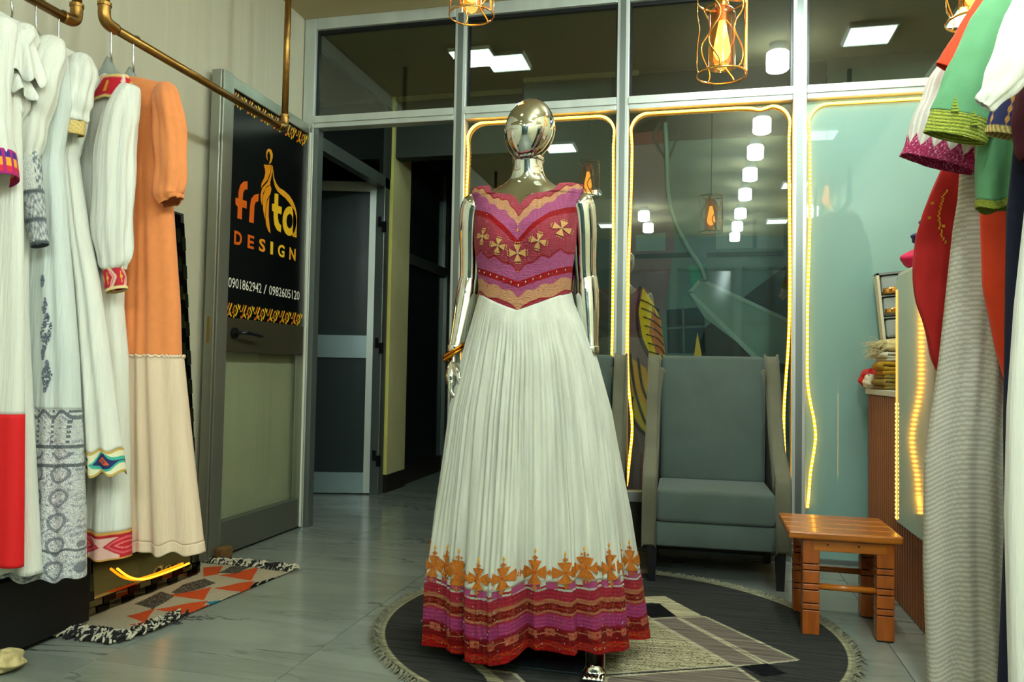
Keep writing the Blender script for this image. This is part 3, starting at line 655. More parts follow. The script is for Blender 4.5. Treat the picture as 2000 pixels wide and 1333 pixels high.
# 1 - the orange and peach dress
Y = 2.33; cx = -1.955; g = Garment('orange_dress', 'orange linen dress with gathered peach skirt, last on the rail', Y, cx,
    E([(262, 150), (330, 165), (338, 230), (330, 330), (338, 450), (348, 600), (350, 690), (352, 705), (372, 900), (392, 1080)], Y), 0.052, 0.009, 3, group=WR)
zt, zb = g.z[0], g.z[-1]; zs = onY(350, 697, Y).z
g.piece('bodice', zt, zs, ORANGE, 220, 90); g.amp = 0.013; g.piece('peach_skirt', zs+0.004, zb+0.035, PEACH, 320, 90, out=0.004); g.piece('hem', zb+0.035, zb, PEACH, 320, 8, out=0.006)
a = np.linspace(0, 2*np.pi, 260); P = g.pt(a, np.full_like(a, zs), 0.006); P[:, 2] += 0.004*np.sin(a*50)
MB().tube([tuple(p) for p in P], 0.004, 6).obj('gathered_seam', PEACH, g.t, smooth=True)
sleeve(g.t, 'sleeve', [XZ(322, 172, Y, -0.01), XZ(338, 215, Y, -0.03), XZ(348, 300, Y, -0.04), XZ(350, 380, Y, -0.05), XZ(356, 402, Y, -0.055)], [0.03, 0.05, 0.055, 0.056, 0.052, 0.036], ORANGE, seed=2, amp=0.007, folds=5)
sleeve(g.t, 'sleeve', [(2*cx-XZ(322, 172, Y)[0]+0.01, Y, 1.84), (2*cx-XZ(338, 215, Y)[0]+0.03, Y, 1.74), (-2.15, Y, 1.45)], [0.03, 0.04, 0.04], ORANGE, seed=5)
hanger('grey plastic hanger of the orange dress', RX2, Y, RZ, 0.14, 0.19, 'grey hangers', cx)

# 2 - white dress with red collar, cuffs and hem
Y = 2.22; cx = -1.955; g = Garment('white_red_trim_dress', 'white dress with red embroidered collar, cuff and hem beside the orange dress', Y, cx,
    E([(212, 146), (258, 165), (270, 190), (262, 300), (238, 450), (235, 600), (243, 690), (246, 900), (247, 1090)], Y), 0.045, 0.010, 7, group=WR)
zt, zb = g.z[0], g.z[-1]; zh = zb+0.088
def redhem(x, z, f):
    C = cm(x.shape, (190, 22, 40)); v = (z-zb)/0.088; u = (x*1.0+0.06)/0.155; uu = np.abs((u % 1.0)-0.5)*2; d = uu*0.95+np.abs(v-0.5)*1.6
    paint(C, (d > 0.92) & (uu > 0.4), (226, 180, 170)); paint(C, (d < 0.82) & (d > 0.70), (220, 90, 100)); paint(C, (d < 0.55) & (d > 0.45), (226, 110, 110)); paint(C, d < 0.25, (200, 120, 40))
    paint(C, (v > 0.90) | (v < 0.07), (206, 150, 70)); paint(C, (v > 0.82) & (v < 0.90), (176, 14, 34)); return C
g.piece('body', zt, zh, WHITE, 240, 150); g.piece('hem_band', zh, zb, CLOTHA, 420, 40, redhem, out=0.002, label='red woven hem band with diamonds')
def collar_c(U, V):
    C = cm(U.shape, (186, 14, 38)); paint(C, (V < 0.10) | (V > 0.9), (214, 190, 120)); paint(C, np.abs(((U*4) % 1)-0.5+(V-0.5)*0.4) < 0.08, (232, 200, 190)); paint(C, (np.abs(((U*4+0.5) % 1)-0.5) < 0.05) & (np.abs(V-0.5) < 0.25), (206, 150, 30)); return C
nk = XZ(216, 160, Y); Pc = np.zeros((90, 14, 3))
for i in range(90):
    a = 2*math.pi*i/90
    for j in range(14):
        f = j/13; r = 0.045+0.042*f; Pc[i, j] = (cx+0.035+r*1.15*math.cos(a), Y-0.006+(0.016+0.026*f)*math.sin(a)*1.0, 1.862-0.050*f-0.035*f*(1 if math.sin(a) < 0 else 0.5)-0.02*abs(math.cos(a))*f)
U, V = np.meshgrid(np.linspace(0, 1, 90), np.linspace(0, 1, 14), indexing='ij')
grid('collar', Pc, CLOTHA, g.t, cu=True, col=collar_c(U, V), label='red embroidered collar with gold edging', thick=0.002)
q = [XZ(262, 175, Y, -0.02), XZ(252, 260, Y, -0.05), XZ(247, 400, Y, -0.06), XZ(250, 500, Y, -0.065), XZ(250, 532, Y, -0.065)]
sleeve(g.t, 'sleeve', q, [0.035, 0.06, 0.064, 0.062, 0.05, 0.032], WHITE, seed=3, amp=0.007, folds=9)
def cuff_c(U, V):
    C = cm(U.shape, (178, 14, 44)); w = (U*5) % 1; k = np.abs(V-0.5)*0.9; paint(C, np.abs(w-0.25-k) < 0.08, (206, 186, 150)); paint(C, np.abs(w-0.42-k) < 0.06, (230, 140, 150)); paint(C, (np.abs(w-0.85) < 0.05) & (np.abs(V-0.5) < 0.25) | (np.abs(w-0.85) < 0.10) & (np.abs(V-0.5) < 0.08), (206, 160, 50))
    paint(C, (V < 0.10) | (V > 0.86), (220, 200, 140)); return C
sleeve(g.t, 'cuff', [XZ(250, 530, Y, -0.065), XZ(253, 550, Y, -0.066), XZ(257, 573, Y, -0.067)], [0.034, 0.037, 0.036], CLOTHA, col=cuff_c, nu=120, nper=12, amp=0, label='red embroidered cuff with gold edging')
hanger('grey plastic hanger of the dress with the red collar', RX2, Y+0.005, RZ, 0.145, 0.19, 'grey hangers', cx)

# 3 - white dress with gold cuff and folk hem
Y = 2.11; cx = -2.035; g = Garment('white_folk_hem_dress', 'white dress with gold cuff and green and blue folk trim along the hem', Y, cx,
    E([(125, 92), (165, 112), (182, 150), (165, 250), (148, 310), (168, 450), (190, 560), (220, 780), (240, 950)], Y), 0.045, 0.013, 11, group=WR, slant=0.16)
zt, zb = g.z[0], g.z[-1]; zh = zb+0.078
def folk(x, z, f):
    C = cm(x.shape, (226, 220, 186)); v = (z-zb)/0.078; u = (x+0.02)/0.11; uu = np.abs((u % 1)-0.5)*2; d = uu*1.15+np.abs(v-0.5)*2.0; stp = np.round(d*9)/9
    paint(C, (stp < 0.95) & (v > 0.12) & (v < 0.88), (60, 170, 150)); paint(C, stp < 0.70, (28, 36, 96)); paint(C, stp < 0.42, (206, 90, 40)); paint(C, stp < 0.22, (120, 24, 70)); paint(C, stp < 0.1, (226, 220, 230))
    paint(C, (uu > 0.86) & (np.abs(v-0.32) < 0.07) | (uu > 0.86) & (np.abs(v-0.68) < 0.07), (24, 56, 90)); paint(C, (v < 0.1) | (v > 0.9), (190, 160, 80)); return C
g.piece('body', zt, zh, WHITE, 240, 150); g.piece('hem_band', zh, zb, CLOTHA, 520, 44, folk, out=0.002, label='gold hem band with blue and green diamonds')
sleeve(g.t, 'sleeve', [XZ(158, 118, Y, -0.01), XZ(168, 160, Y, -0.03), XZ(165, 215, Y, -0.045), XZ(162, 246, Y, -0.045)], [0.035, 0.058, 0.056, 0.05, 0.042], WHITE, seed=8, amp=0.006)
def goldc(U, V): C = cm(U.shape, (196, 164, 84)); paint(C, ((U*40+V*6) % 1) < 0.35, (226, 208, 150)); paint(C, (V < 0.12) | (V > 0.88), (160, 120, 30)); return C
sleeve(g.t, 'cuff', [XZ(162, 245, Y, -0.045), XZ(161, 260, Y, -0.045), XZ(160, 272, Y, -0.044)], [0.043, 0.043, 0.040], CLOTHA, col=goldc, nu=90, nper=8, amp=0, label='gold braided cuff')
hanger('grey plastic hanger under the elbow of the left rail', RX1, Y, RZ, 0.14, 0.185, 'grey hangers', cx)

# 4 - white dress with silver embroidery
Y = 2.02; cx = -2.045; g = Garment('silver_embroidered_dress', 'white dress with heavy silver embroidery on skirt and long cuff', Y, cx,
    E([(84, 72), (112, 84), (130, 112), (136, 200), (118, 300), (124, 420), (134, 540), (146, 700), (151, 850), (156, 1000), (156, 1132)], Y), 0.045, 0.014, 17, group=WR)
zt, zb = g.z[0], g.z[-1]; zsil = onY(150, 800, Y).z
def silver(x, z, f):
    C = cm(x.shape, (218, 222, 222)); v = (zsil-z)/(zsil-zb)
    n = np.sin(x*190+np.sin(z*120)*2)*np.sin(z*170+np.cos(x*90)*2); paint(C, (n > 0.25), (190, 194, 200)); paint(C, n > 0.7, (150, 154, 168)); paint(C, RNG.rand(*x.shape) > 0.8, (244, 246, 246)); paint(C, RNG.rand(*x.shape) > 0.9, (150, 150, 164))
    cu_, cv_ = (x % 0.075)-0.0375, ((z-zb) % 0.07)-0.035; r = np.hypot(cu_, cv_); ro = (v > 0.25) & (np.abs(r-0.024) < 0.004); paint(C, ro, (136, 142, 152)); paint(C, (v > 0.25) & (r < 0.008), (232, 234, 236))
    paint(C, (v < 0.25) & (n < 0.25), (214, 220, 216)); paint(C, np.abs(v-0.03-0.02*np.cos(x*120)) < 0.012, (110, 118, 124))
    paint(C, (np.abs((x % 0.045)-0.022) < 0.004) & (v < 0.22) & (np.sin(z*420) > -0.2), (108, 116, 122)); paint(C, np.abs(v-0.22) < 0.012, (104, 112, 118)); paint(C, np.abs(v-0.33) < 0.01, (104, 112, 118)); paint(C, np.abs(v-0.83) < 0.008, (110, 118, 124)); return C
g.piece('body', zt, zsil, WHITEC, 240, 130); g.piece('silver_skirt', zsil, zb, SILV, 420, 190, silver, out=0.002, label='silver embroidered lower skirt')
rs = np.random.RandomState(5)
for (px_, py_, sz) in ((103, 552, 0.010), (110, 650, 0.034), (57, 650, 0.022), (112, 735, 0.028), (108, 600, 0.014), (106, 690, 0.012)):
    p = onY(px_, py_, Y); m = MB(); x0, z0 = p.x-cx, p.z
    for k in range(120 if sz > 0.02 else 50):
        fz = rs.uniform(-2.0, 2.0); ww = max(0.15, 1-abs(fz)/2.2)*sz*0.55; xx = x0+rs.uniform(-ww, ww); zz = z0+fz*sz*0.85; w_ = float(g.hw(np.array(zz)))
        a_ = math.acos(max(-1, min(1, np.sign(xx)*(abs(xx)/max(w_, 1e-3))**(1/0.85)))); v_ = g.pt(np.array(a_), np.array(zz), 0.003)
        m.box(v_, (0.0018+0.003*rs.rand(), 0.003, 0.0018+0.005*rs.rand()), Matrix.Rotation(rs.uniform(0, 1.5), 3, 'Y'))
    m.obj('silver_sprig', mat('silver_thread', (132, 140, 156), 0.3, 0.8), g.t, kind='stuff')
sleeve(g.t, 'sleeve', [XZ(112, 88, Y, -0.02), XZ(112, 150, Y, -0.06), XZ(98, 250, Y, -0.08), XZ(90, 322, Y, -0.085)], [0.04, 0.066, 0.064, 0.056, 0.046], WHITE, seed=9, amp=0.006, folds=8)
def silcuff(U, V):
    C = cm(U.shape, (222, 226, 222)); n = np.sin(U*70+np.sin(V*40))*np.sin(V*60+np.cos(U*30)*2); paint(C, (V > 0.45) & (n > -0.3), (176, 182, 186)); paint(C, (V > 0.45) & (n > 0.5), (128, 134, 142)); paint(C, (np.abs(((U+0.05) % 1)-0.55) < 0.07) & (n > 0) & (V < 0.5), (120, 128, 138))
    paint(C, np.abs(V-0.47) < 0.015, (96, 104, 110)); paint(C, np.abs(V-0.74) < 0.015, (96, 104, 110)); paint(C, V > 0.95, (90, 96, 104)); return C
sleeve(g.t, 'cuff', [XZ(90, 320, Y, -0.085), XZ(100, 370, Y, -0.085), XZ(112, 430, Y, -0.085), XZ(122, 489, Y, -0.085)], [0.048, 0.046, 0.038, 0.030, 0.027], SILV, col=silcuff, nu=110, nper=16, amp=0, label='long silver embroidered cuff')
hanger('grey plastic hanger of the silver embroidered dress', RX1, Y, RZ, 0.135, 0.19, 'grey hangers', cx)

# 5 - white dress with ruffled sleeve
Y = 1.93; cx = -2.075; g = Garment('white_ruffle_dress', 'white dress with ruffled short sleeve second from the left edge', Y, cx,
    E([(32, 38), (70, 62), (78, 110), (60, 250), (50, 380), (46, 600), (60, 900), (72, 1120)], Y), 0.036, 0.012, 23, group=WR)
g.piece('body', g.z[0], g.z[-1], WHITE, 220, 130)
sleeve(g.t, 'sleeve', [XZ(62, 62, Y, -0.02), XZ(62, 110, Y, -0.05), XZ(52, 200, Y, -0.06), XZ(46, 255, Y, -0.06)], [0.03, 0.05, 0.042, 0.045, 0.05, 0.03], WHITE, seed=12, amp=0.008)
def ruffle(c0, r0, r1, drop, n, seed):
    r = np.random.RandomState(seed); P = np.zeros((120, 12, 3)); ph = r.uniform(0, 6)
    for i in range(120):
        a = 2*math.pi*i/120
        for j in range(12):
            f = j/11; rr = r0+(r1-r0)*f+0.012*f*math.cos(n*a+ph)+0.006*f*math.cos((n+3)*a)
            P[i, j] = (c0[0]+rr*math.cos(a)+0.01*f, c0[1]+rr*0.75*math.sin(a), c0[2]-drop*f-0.03*f*math.cos(a)+0.012*f*math.sin(n*a+ph))
    return grid('ruffle', P, WHITE, g.t, cu=True, thick=0.002)
ruffle(XZ(64, 72, Y, -0.05), 0.030, 0.072, 0.135, 8, 3); ruffle(XZ(58, 158, Y, -0.06), 0.040, 0.066, 0.045, 7, 6)
hanger('grey plastic hanger of the ruffled white dress', RX1, Y, RZ, 0.12, 0.185, 'grey hangers', cx)

# 6 - white dress at the left edge with red hem and woven cuff
Y = 1.86; cx = -2.085; g = Garment('white_red_hem_dress', 'white dress with plain red hem and magenta woven cuff at the left edge', Y, cx,
    E([(0, 22), (30, 40), (36, 120), (40, 300), (42, 420), (44, 600), (43, 810), (40, 1110)], Y), 0.034, 0.006, 29, group=WR)
zb = g.z[-1]; zh = onY(42, 810, Y).z
g.piece('body', g.z[0], zh, WHITE, 220, 110); g.piece('red_hem', zh, zb, mat('plain_red_cloth', (206, 10, 18), 0.75, bump=0.1, bscale=350), 220, 40, out=0.002, label='plain red hem panel')
sleeve(g.t, 'sleeve', [XZ(18, 50, Y, -0.02), XZ(14, 120, Y, -0.05), XZ(10, 230, Y, -0.06), XZ(22, 328, Y, -0.07)], [0.04, 0.058, 0.064, 0.068, 0.070], WHITE, seed=15, amp=0.004)
def woven(U, V):
    C = cm(U.shape, (160, 18, 110)); w = (U*16) % 1; s_ = (w > 0.22) & (w < 0.85)
    paint(C, s_ & (V > 0.12) & (V < 0.38), (44, 30, 130)); paint(C, s_ & (V > 0.38) & (V < 0.66), (240, 160, 30)); paint(C, s_ & (V > 0.66) & (V < 0.86), (206, 30, 50)); return C
sleeve(g.t, 'cuff', [XZ(22, 320, Y, -0.07), XZ(26, 343, Y, -0.072), XZ(30, 368, Y, -0.074)], [0.071, 0.073, 0.072], CLOTHA, col=woven, nu=260, nper=14, amp=0.0, label='magenta cuff woven with blue and yellow squares')
hanger('grey plastic hanger of the dress at the left edge', RX1, Y, RZ, 0.12, 0.185, 'grey hangers', cx)

# ------------------------------------------------------------------ mannequin (chrome) and its dress
MX, MY = -0.560, 2.50
man = thing('mannequin', 'shiny chrome egg-headed mannequin standing in the middle of the shop', 'mannequin', (MX, MY, 0.006))
TZ = np.array([1.00, 1.10, 1.15, 1.22, 1.30, 1.36, 1.42, 1.46, 1.485, 1.505])
TA = np.array([0.165, 0.148, 0.149, 0.155, 0.168, 0.172, 0.172, 0.172, 0.168, 0.150])
TB = np.array([0.115, 0.095, 0.095, 0.103, 0.118, 0.118, 0.100, 0.078, 0.060, 0.040])
def ta(z): return np.interp(z, TZ, TA)
def tb(z): return np.interp(z, TZ, TB)
def front(x, z, out=0.0):    # distance of the chest surface in front of the body axis
    w = ta(z)+0.004; u = np.clip(np.abs(x)/w, 0, 1); d = (tb(z)+out)*np.sqrt(np.maximum(1-u**2.4, 0))
    return d+0.020*np.exp(-((np.abs(x)-0.078)/0.05)**2-((z-1.315)/0.06)**2)
# torso, shoulders and neck in one loft
PT = []
prof = [(1.00, 0, 0), (1.05, 0, 0), (1.10, 0, 0), (1.15, 0, 0), (1.20, 0, 0), (1.26, 0, 0), (1.31, 0, 0), (1.36, 0, 0), (1.40, 0, 0), (1.44, 0, 0)]
n = 64; rows = []
for z, _, _ in prof:
    a, b = float(ta(np.array(z)))*0.955, float(tb(np.array(z)))*0.93; rows.append((z, a, b, 0.0))
rows += [(1.465, 0.158, 0.066, 0.004), (1.482, 0.140, 0.060, 0.006), (1.497, 0.112, 0.056, 0.008), (1.512, 0.082, 0.053, 0.010), (1.528, 0.062, 0.051, 0.010), (1.55, 0.0515, 0.049, 0.008), (1.575, 0.0485, 0.0475, 0.005), (1.592, 0.0485, 0.0475, 0.003)]
P = np.zeros((n, len(rows), 3))
for j, (z, a, b, dy) in enumerate(rows):
    for k in range(n):
        th = 2*math.pi*k/n; c, s_ = math.cos(th), math.sin(th)
        P[k, j] = (MX+a*np.sign(c)*abs(c)**0.9, MY+dy+b*s_, z)
        if s_ < 0 and 1.24 < z < 1.40: P[k, j, 1] -= 0.018*math.exp(-((abs(c)*a-0.078)/0.05)**2-((z-1.315)/0.06)**2)
        if s_ < 0 and 1.43 < z < 1.50: P[k, j, 1] -= 0.006*math.exp(-((abs(a*c)-0.05)/0.03)**2)
o = grid('torso', P, CHROME, man, cu=True)
sd = o.modifiers.new('smooth', 'SUBSURF'); sd.levels = 1; sd.render_levels = 2
# head
HZ = 1.684; HX = MX+0.006; m = 40; nn = 48; P = np.zeros((nn, m, 3)); tilt = 0.10
for j in range(m):
    v = -1+2*j/(m-1); ph = math.asin(max(-1, min(1, v)))
    for k in range(nn):
        th = 2*math.pi*k/nn; rz_ = math.cos(ph)
        wx = 0.082*(1.0-0.16*max(0, -v)**1.5); wy = 0.100*(1.0-0.12*max(0, -v))
        x = wx*rz_*math.cos(th); y = wy*rz_*math.sin(th); z = 0.106*v
        if y < 0 and v < 0: y *= 1.04
        y -= 0.020*max(0, -v)          # chin forward
        P[k, j] = (HX+x+0.008*v, MY-0.004+y, HZ+z)
o = grid('head', P, CHROME, man, cu=True)
MB().lathe([(0.050, 0), (0.0525, 0.004), (0.0525, 0.012), (0.050, 0.016)], (MX, MY+0.003, 1.586), 40).obj('neck_joint', CHROME, man, smooth=True)
# arms
def arm(name, pts, rad, n=26):
    sp = smooth_path(pts, 8); rr = list(np.interp(np.linspace(0, 1, len(sp)), np.linspace(0, 1, len(rad)), rad))
    return MB().tube(sp, rr, n).obj(name, CHROME, man, smooth=True)
arm('upper_arm', [(-0.722, 2.505, 1.462), (-0.745, 2.507, 1.435), (-0.752, 2.512, 1.36), (-0.754, 2.522, 1.26), (-0.757, 2.527, 1.19)], [0.030, 0.045, 0.043, 0.041, 0.038, 0.036, 0.036])
arm('forearm', [(-0.757, 2.527, 1.205), (-0.766, 2.515, 1.13), (-0.777, 2.490, 1.03), (-0.785, 2.470, 0.962)], [0.036, 0.0385, 0.036, 0.031, 0.027, 0.0255])
arm('upper_arm', [(-0.398, 2.505, 1.452), (-0.380, 2.507, 1.428), (-0.372, 2.512, 1.35), (-0.370, 2.522, 1.25), (-0.366, 2.527, 1.19)], [0.030, 0.045, 0.043, 0.041, 0.038, 0.036, 0.036])
arm('forearm', [(-0.366, 2.527, 1.205), (-0.358, 2.520, 1.12), (-0.350, 2.510, 1.03), (-0.344, 2.50, 0.962)], [0.036, 0.0385, 0.036, 0.031, 0.027, 0.0255])
def hand(w, sgn):    # w: wrist position, thumb towards the body and the front
    m = MB(); wx, wy, wz = w
    def q(a, b, c): return (wx+sgn*a, wy+b, wz+c)
    # palm faces the thigh: wide in y, thin in x
    pts = [q(0, 0, 0.03), q(0, 0, 0), q(-0.002, -0.003, -0.03), q(-0.002, -0.006, -0.06), q(0.002, -0.008, -0.088)]
    rad = [0.025, 0.025, 0.034, 0.040, 0.036]; n = 20; base = len(m.v)
    for (x, y, z), r in zip(pts, rad):
        for k in range(n):
            a = 2*math.pi*k/n; m.v.append((x+0.62*r*math.cos(a), y+r*math.sin(a), z))
    for i in range(len(pts)-1):
        for k in range(n): m.f.append((base+i*n+k, base+i*n+(k+1) % n, base+(i+1)*n+(k+1) % n, base+(i+1)*n+k)); m.mi.append(0)
    m.f.append(tuple(base+k for k in range(n))[::-1]); m.f.append(tuple(base+(len(pts)-1)*n+k for k in range(n))); m.mi += [0, 0]
    for k, (dy, L, cur) in enumerate(((-0.030, 0.072, 0.030), (-0.011, 0.080, 0.026), (0.009, 0.074, 0.030), (0.026, 0.058, 0.034))):
        b = q(0.002, -0.008+dy, -0.078)
        f = [b, (b[0]+sgn*0.000, b[1]-0.002, b[2]-L*0.36), (b[0]+sgn*cur*0.55, b[1]-0.004, b[2]-L*0.70), (b[0]+sgn*cur*1.25, b[1]-0.004, b[2]-L*0.94)]
        sp = smooth_path(f, 5); rr = list(np.interp(np.linspace(0, 1, len(sp)), [0, 0.35, 0.7, 0.93, 1], [0.0098, 0.0092, 0.0082, 0.0068, 0.004])); m.tube(sp, rr, 10)
    b = q(0.008, -0.022, -0.022); f = [b, (b[0]+sgn*0.020, b[1]-0.022, b[2]-0.032), (b[0]+sgn*0.030, b[1]-0.028, b[2]-0.064), (b[0]+sgn*0.030, b[1]-0.027, b[2]-0.092)]
    sp = smooth_path(f, 6); rr = list(np.interp(np.linspace(0, 1, len(sp)), [0, 0.35, 0.7, 0.93, 1], [0.015, 0.0115, 0.0098, 0.0075, 0.004])); m.tube(sp, rr, 10)
    o = m.obj('hand', CHROME, man, smooth=True)
    r = o.modifiers.new('skin', 'REMESH'); r.mode = 'VOXEL'; r.voxel_size = 0.0022; r.use_smooth_shade = True
    s2 = o.modifiers.new('soft', 'SMOOTH'); s2.iterations = 4; s2.factor = 0.5
    return o
hand((-0.786, 2.466, 0.938), 1); hand((-0.342, 2.495, 0.94), -1)
for x, y, z in ((-0.785, 2.470, 0.968), (-0.344, 2.50, 0.97)): MB().lathe([(0.0262, 0), (0.0275, 0.003), (0.0275, 0.02), (0.0262, 0.023)], (x, y, z-0.01), 28).obj('wrist_joint', CHROME, man, smooth=True)
# legs and feet under the skirt
def leg(x, y, toe):
    hx = MX+(0.075 if x > MX else -0.065)
    arm('leg', [(hx, MY, 1.0), (hx*0.75+x*0.25, MY, 0.75), (hx*0.5+x*0.5, y*0.5+MY*0.5, 0.52), (hx*0.25+x*0.75, y+0.015, 0.32), (x, y+0.005, 0.115)], [0.072, 0.08, 0.062, 0.05, 0.055, 0.05, 0.036, 0.031])
    m = MB(); sp = smooth_path([(x, y+0.005, 0.13), (x, y-0.012, 0.090), (x+toe*0.4, y-0.055, 0.062), (x+toe, y-0.115, 0.034), (x+toe*1.1, y-0.150, 0.026)], 5)
    m.tube(sp, list(np.interp(np.linspace(0, 1, len(sp)), [0, 0.3, 0.6, 0.9, 1], [0.031, 0.030, 0.031, 0.030, 0.020])), 20)
    m.tube([(x, y+0.02, 0.10), (x, y+0.035, 0.055), (x, y+0.03, 0.03)], [0.028, 0.026, 0.018], 14)
    for k in range(5):
        xx = x+toe*1.1-0.026+k*0.013; m.tube([(xx, y-0.125, 0.032), (xx, y-0.158, 0.026), (xx, y-0.172, 0.021)], [0.0095, 0.0085, 0.005], 8)
    o = m.obj('foot', CHROME, man, smooth=True); r = o.modifiers.new('skin', 'REMESH'); r.mode = 'VOXEL'; r.voxel_size = 0.003; r.use_smooth_shade = True
    s2 = o.modifiers.new('soft', 'SMOOTH'); s2.iterations = 3
leg(-0.306, 2.440, 0.012); leg(-0.615, 2.58, -0.01)
MB().b2((-0.70, 2.335, 0.0065), (-0.335, 2.70, 0.0145)).obj('base_plate', mat('smoked_glass_plate', (34, 44, 46), 0.08, 0.2, coat=1.0), man, bevel=0.002)
MB().tube([(-0.50, 2.6, 0.02), (-0.50, 2.6, 0.9)], 0.012, 12).obj('support_rod', CHROME, man)
# bangles
for k in range(2):
    pts = []
    for i in range(49):
        a = 2*math.pi*i/48; r = 0.036; pts.append((-0.788+r*math.cos(a)*0.98, 2.468+r*math.sin(a), 0.962-0.012*k-0.010*math.cos(a+2.6)+0.014*math.cos(a)))
    b = MB().tube(pts, [0.0046+0.0010*math.sin(i*3.1) for i in range(49)], 8, cap=False).obj('bangle', mat('rich_gold', (206, 130, 28), 0.22, 1.0), None, smooth=True)
    tag(b, ['upper gold bangle on the chrome wrist', 'lower gold bangle on the chrome wrist'][k], 'bangle', 'gold bangles on the mannequin wrist')

# the dress
dr = thing('mannequin_dress', 'white pleated gown with red and pink embroidered bodice and hem on the mannequin', 'dress', (MX, MY, 0.05))
ZV, ZSIDE = 1.083, 1.150        # waist point at the centre front, waist at the sides
def half(z): return np.interp(z, [1.08, 1.15, 1.22, 1.31, 1.38, 1.44, 1.475, 1.505], [0.150, 0.151, 0.157, 0.1685, 0.170, 0.170, 0.182, 0.187])
def ztop(s):    # sweetheart neckline from strap to strap
    a = np.abs(s); return np.interp(a, [0, 0.06, 0.16, 0.28, 0.42, 0.55, 0.62, 0.80, 1.0], [1.423, 1.440, 1.458, 1.4645, 1.467, 1.474, 1.500, 1.503, 1.500])
def zbot(s): a = np.abs(s); return ZV+(ZSIDE-ZV)*(0.86*a+0.14*a*a)
PK, RO, DR, PE, RL = (196, 98, 150), (186, 70, 88), (176, 14, 22), (224, 164, 122), (170, 24, 36)
def bod_col(x, z):      # pattern in the maker's own units: cx, cy on the unfolded front panel
    K = 5.128*603.0; cxx = x*K; cy = (ZV-z)*K+1303; ax = np.abs(cxx); C = cm(x.shape, RO)
    def wav(per, amp, ph=0.0): return amp*np.cos(ax/per*2*np.pi+ph)
    thread = np.sin(cy*0.55+np.sin(cxx*0.03)*3)
    def P_(v, xs, ys): return np.interp(ax, xs, ys)
    red1 = P_(0, [0, 60, 120, 200, 260, 330, 400, 520], [365, 300, 210, 180, 170, 130, 60, 20])+wav(95, 10)
    pea1 = P_(0, [0, 60, 120, 200, 260, 330, 400, 520], [470, 400, 330, 290, 250, 200, 130, 60])+wav(110, 12, 1)
    ch = P_(0, [0, 130, 300, 450, 560], [610, 470, 330, 270, 230]); rw = P_(0, [0, 100, 450], [60, 62, 58])
    wl = P_(0, [0, 60, 150, 240, 300, 370, 400, 450], [905, 850, 810, 760, 765, 720, 690, 710])+wav(150, 8)
    b2 = P_(0, [0, 420, 470], [1005, 855, 835]); b2w = P_(0, [0, 420], [62, 62])
    pk3 = P_(0, [0, 80, 200, 300, 420, 480], [1150, 1100, 1050, 1020, 960, 940])+wav(160, 12)
    rl3 = P_(0, [0, 50, 120, 250, 350, 430, 480], [1300, 1245, 1185, 1165, 1125, 1080, 1060])+wav(190, 10, 2)
    paint(C, cy < red1, (190, 78, 96)); paint(C, (cy > red1-9) & (cy < red1+5), RL); paint(C, (cy > red1+5) & (cy < pea1), PE)
    paint(C, (cy > pea1) & (cy < ch), PK); paint(C, (cy > ch) & (cy < ch+rw), DR)
    paint(C, (cy > wl-8) & (cy < wl+10), RL); paint(C, (cy > wl+10) & (cy < b2), PK); paint(C, (cy > b2) & (cy < b2+b2w), DR)
    paint(C, (cy > b2+b2w) & (cy < pk3), (190, 92, 140)); paint(C, (cy > pk3) & (cy < rl3), PE); paint(C, (cy > rl3) & (cy < rl3+14), RL); paint(C, cy > rl3+14, (182, 64, 84))
    C *= (1.0+0.16*thread*(np.sin(cxx*0.21)*0.3+0.7)+0.10*np.sin(cy*1.3+cxx*0.05))[..., None]*0.66; return np.clip(C, 0, 1)
EMB = mat('embroidered_bodice_cloth', rough=0.6, attr=True, bump=0.8, bscale=380, var=0.12, vscale=260, spec=0.2, stretch=(0.25, 1, 1))
ns, ntt = 300, 230
s_ = np.linspace(-1, 1, ns); t_ = np.linspace(0, 1, ntt); SS, TT = np.meshgrid(s_, t_, indexing='ij')
ZZ = zbot(SS)+(ztop(SS)-zbot(SS))*TT; XX = SS*half(ZZ)
def bod_y(X, Z): 
    w = half(Z)+0.003; u = np.clip(np.abs(X)/w, 0, 1)
    b = np.interp(Z, TZ, TB)+0.006; b = np.where(Z > 1.47, b+0.006, b)
    return b*np.sqrt(np.maximum(1-u**2.6, 0))+0.020*np.exp(-((np.abs(X)-0.078)/0.052)**2-((Z-1.315)/0.065)**2)
YF = bod_y(XX, ZZ)
grid('bodice_front', np.stack([MX+XX, MY-YF, ZZ], -1), EMB, dr, col=bod_col(XX, ZZ), thick=0.002, label='bodice embroidered in red, pink and peach chevrons')
ZB_ = 1.15+(np.interp(np.abs(SS), [0, 0.5, 0.62, 1], [1.44, 1.46, 1.50, 1.50])-1.15)*TT; XB = SS*half(ZB_)
grid('bodice_back', np.stack([MX+XB, MY+bod_y(XB, ZB_)*0.92, ZB_], -1), EMB, dr, col=bod_col(XB, ZB_), thick=0.002)
def bodpt(x, z, out=0.003):
    X, Z = np.array(x), np.array(z); return Vector((MX+x, MY-float(bod_y(X, Z))-out, z))
K_ = 5.128*603.0
def bxz(cx_, cy_): return ((cx_-618)/K_, ZV-(cy_-1303)/K_)
PEACHT = mat('peach_gold_thread', (206, 160, 96), 0.5, 0.2, var=0.3, vscale=400, bump=0.6, bscale=400)
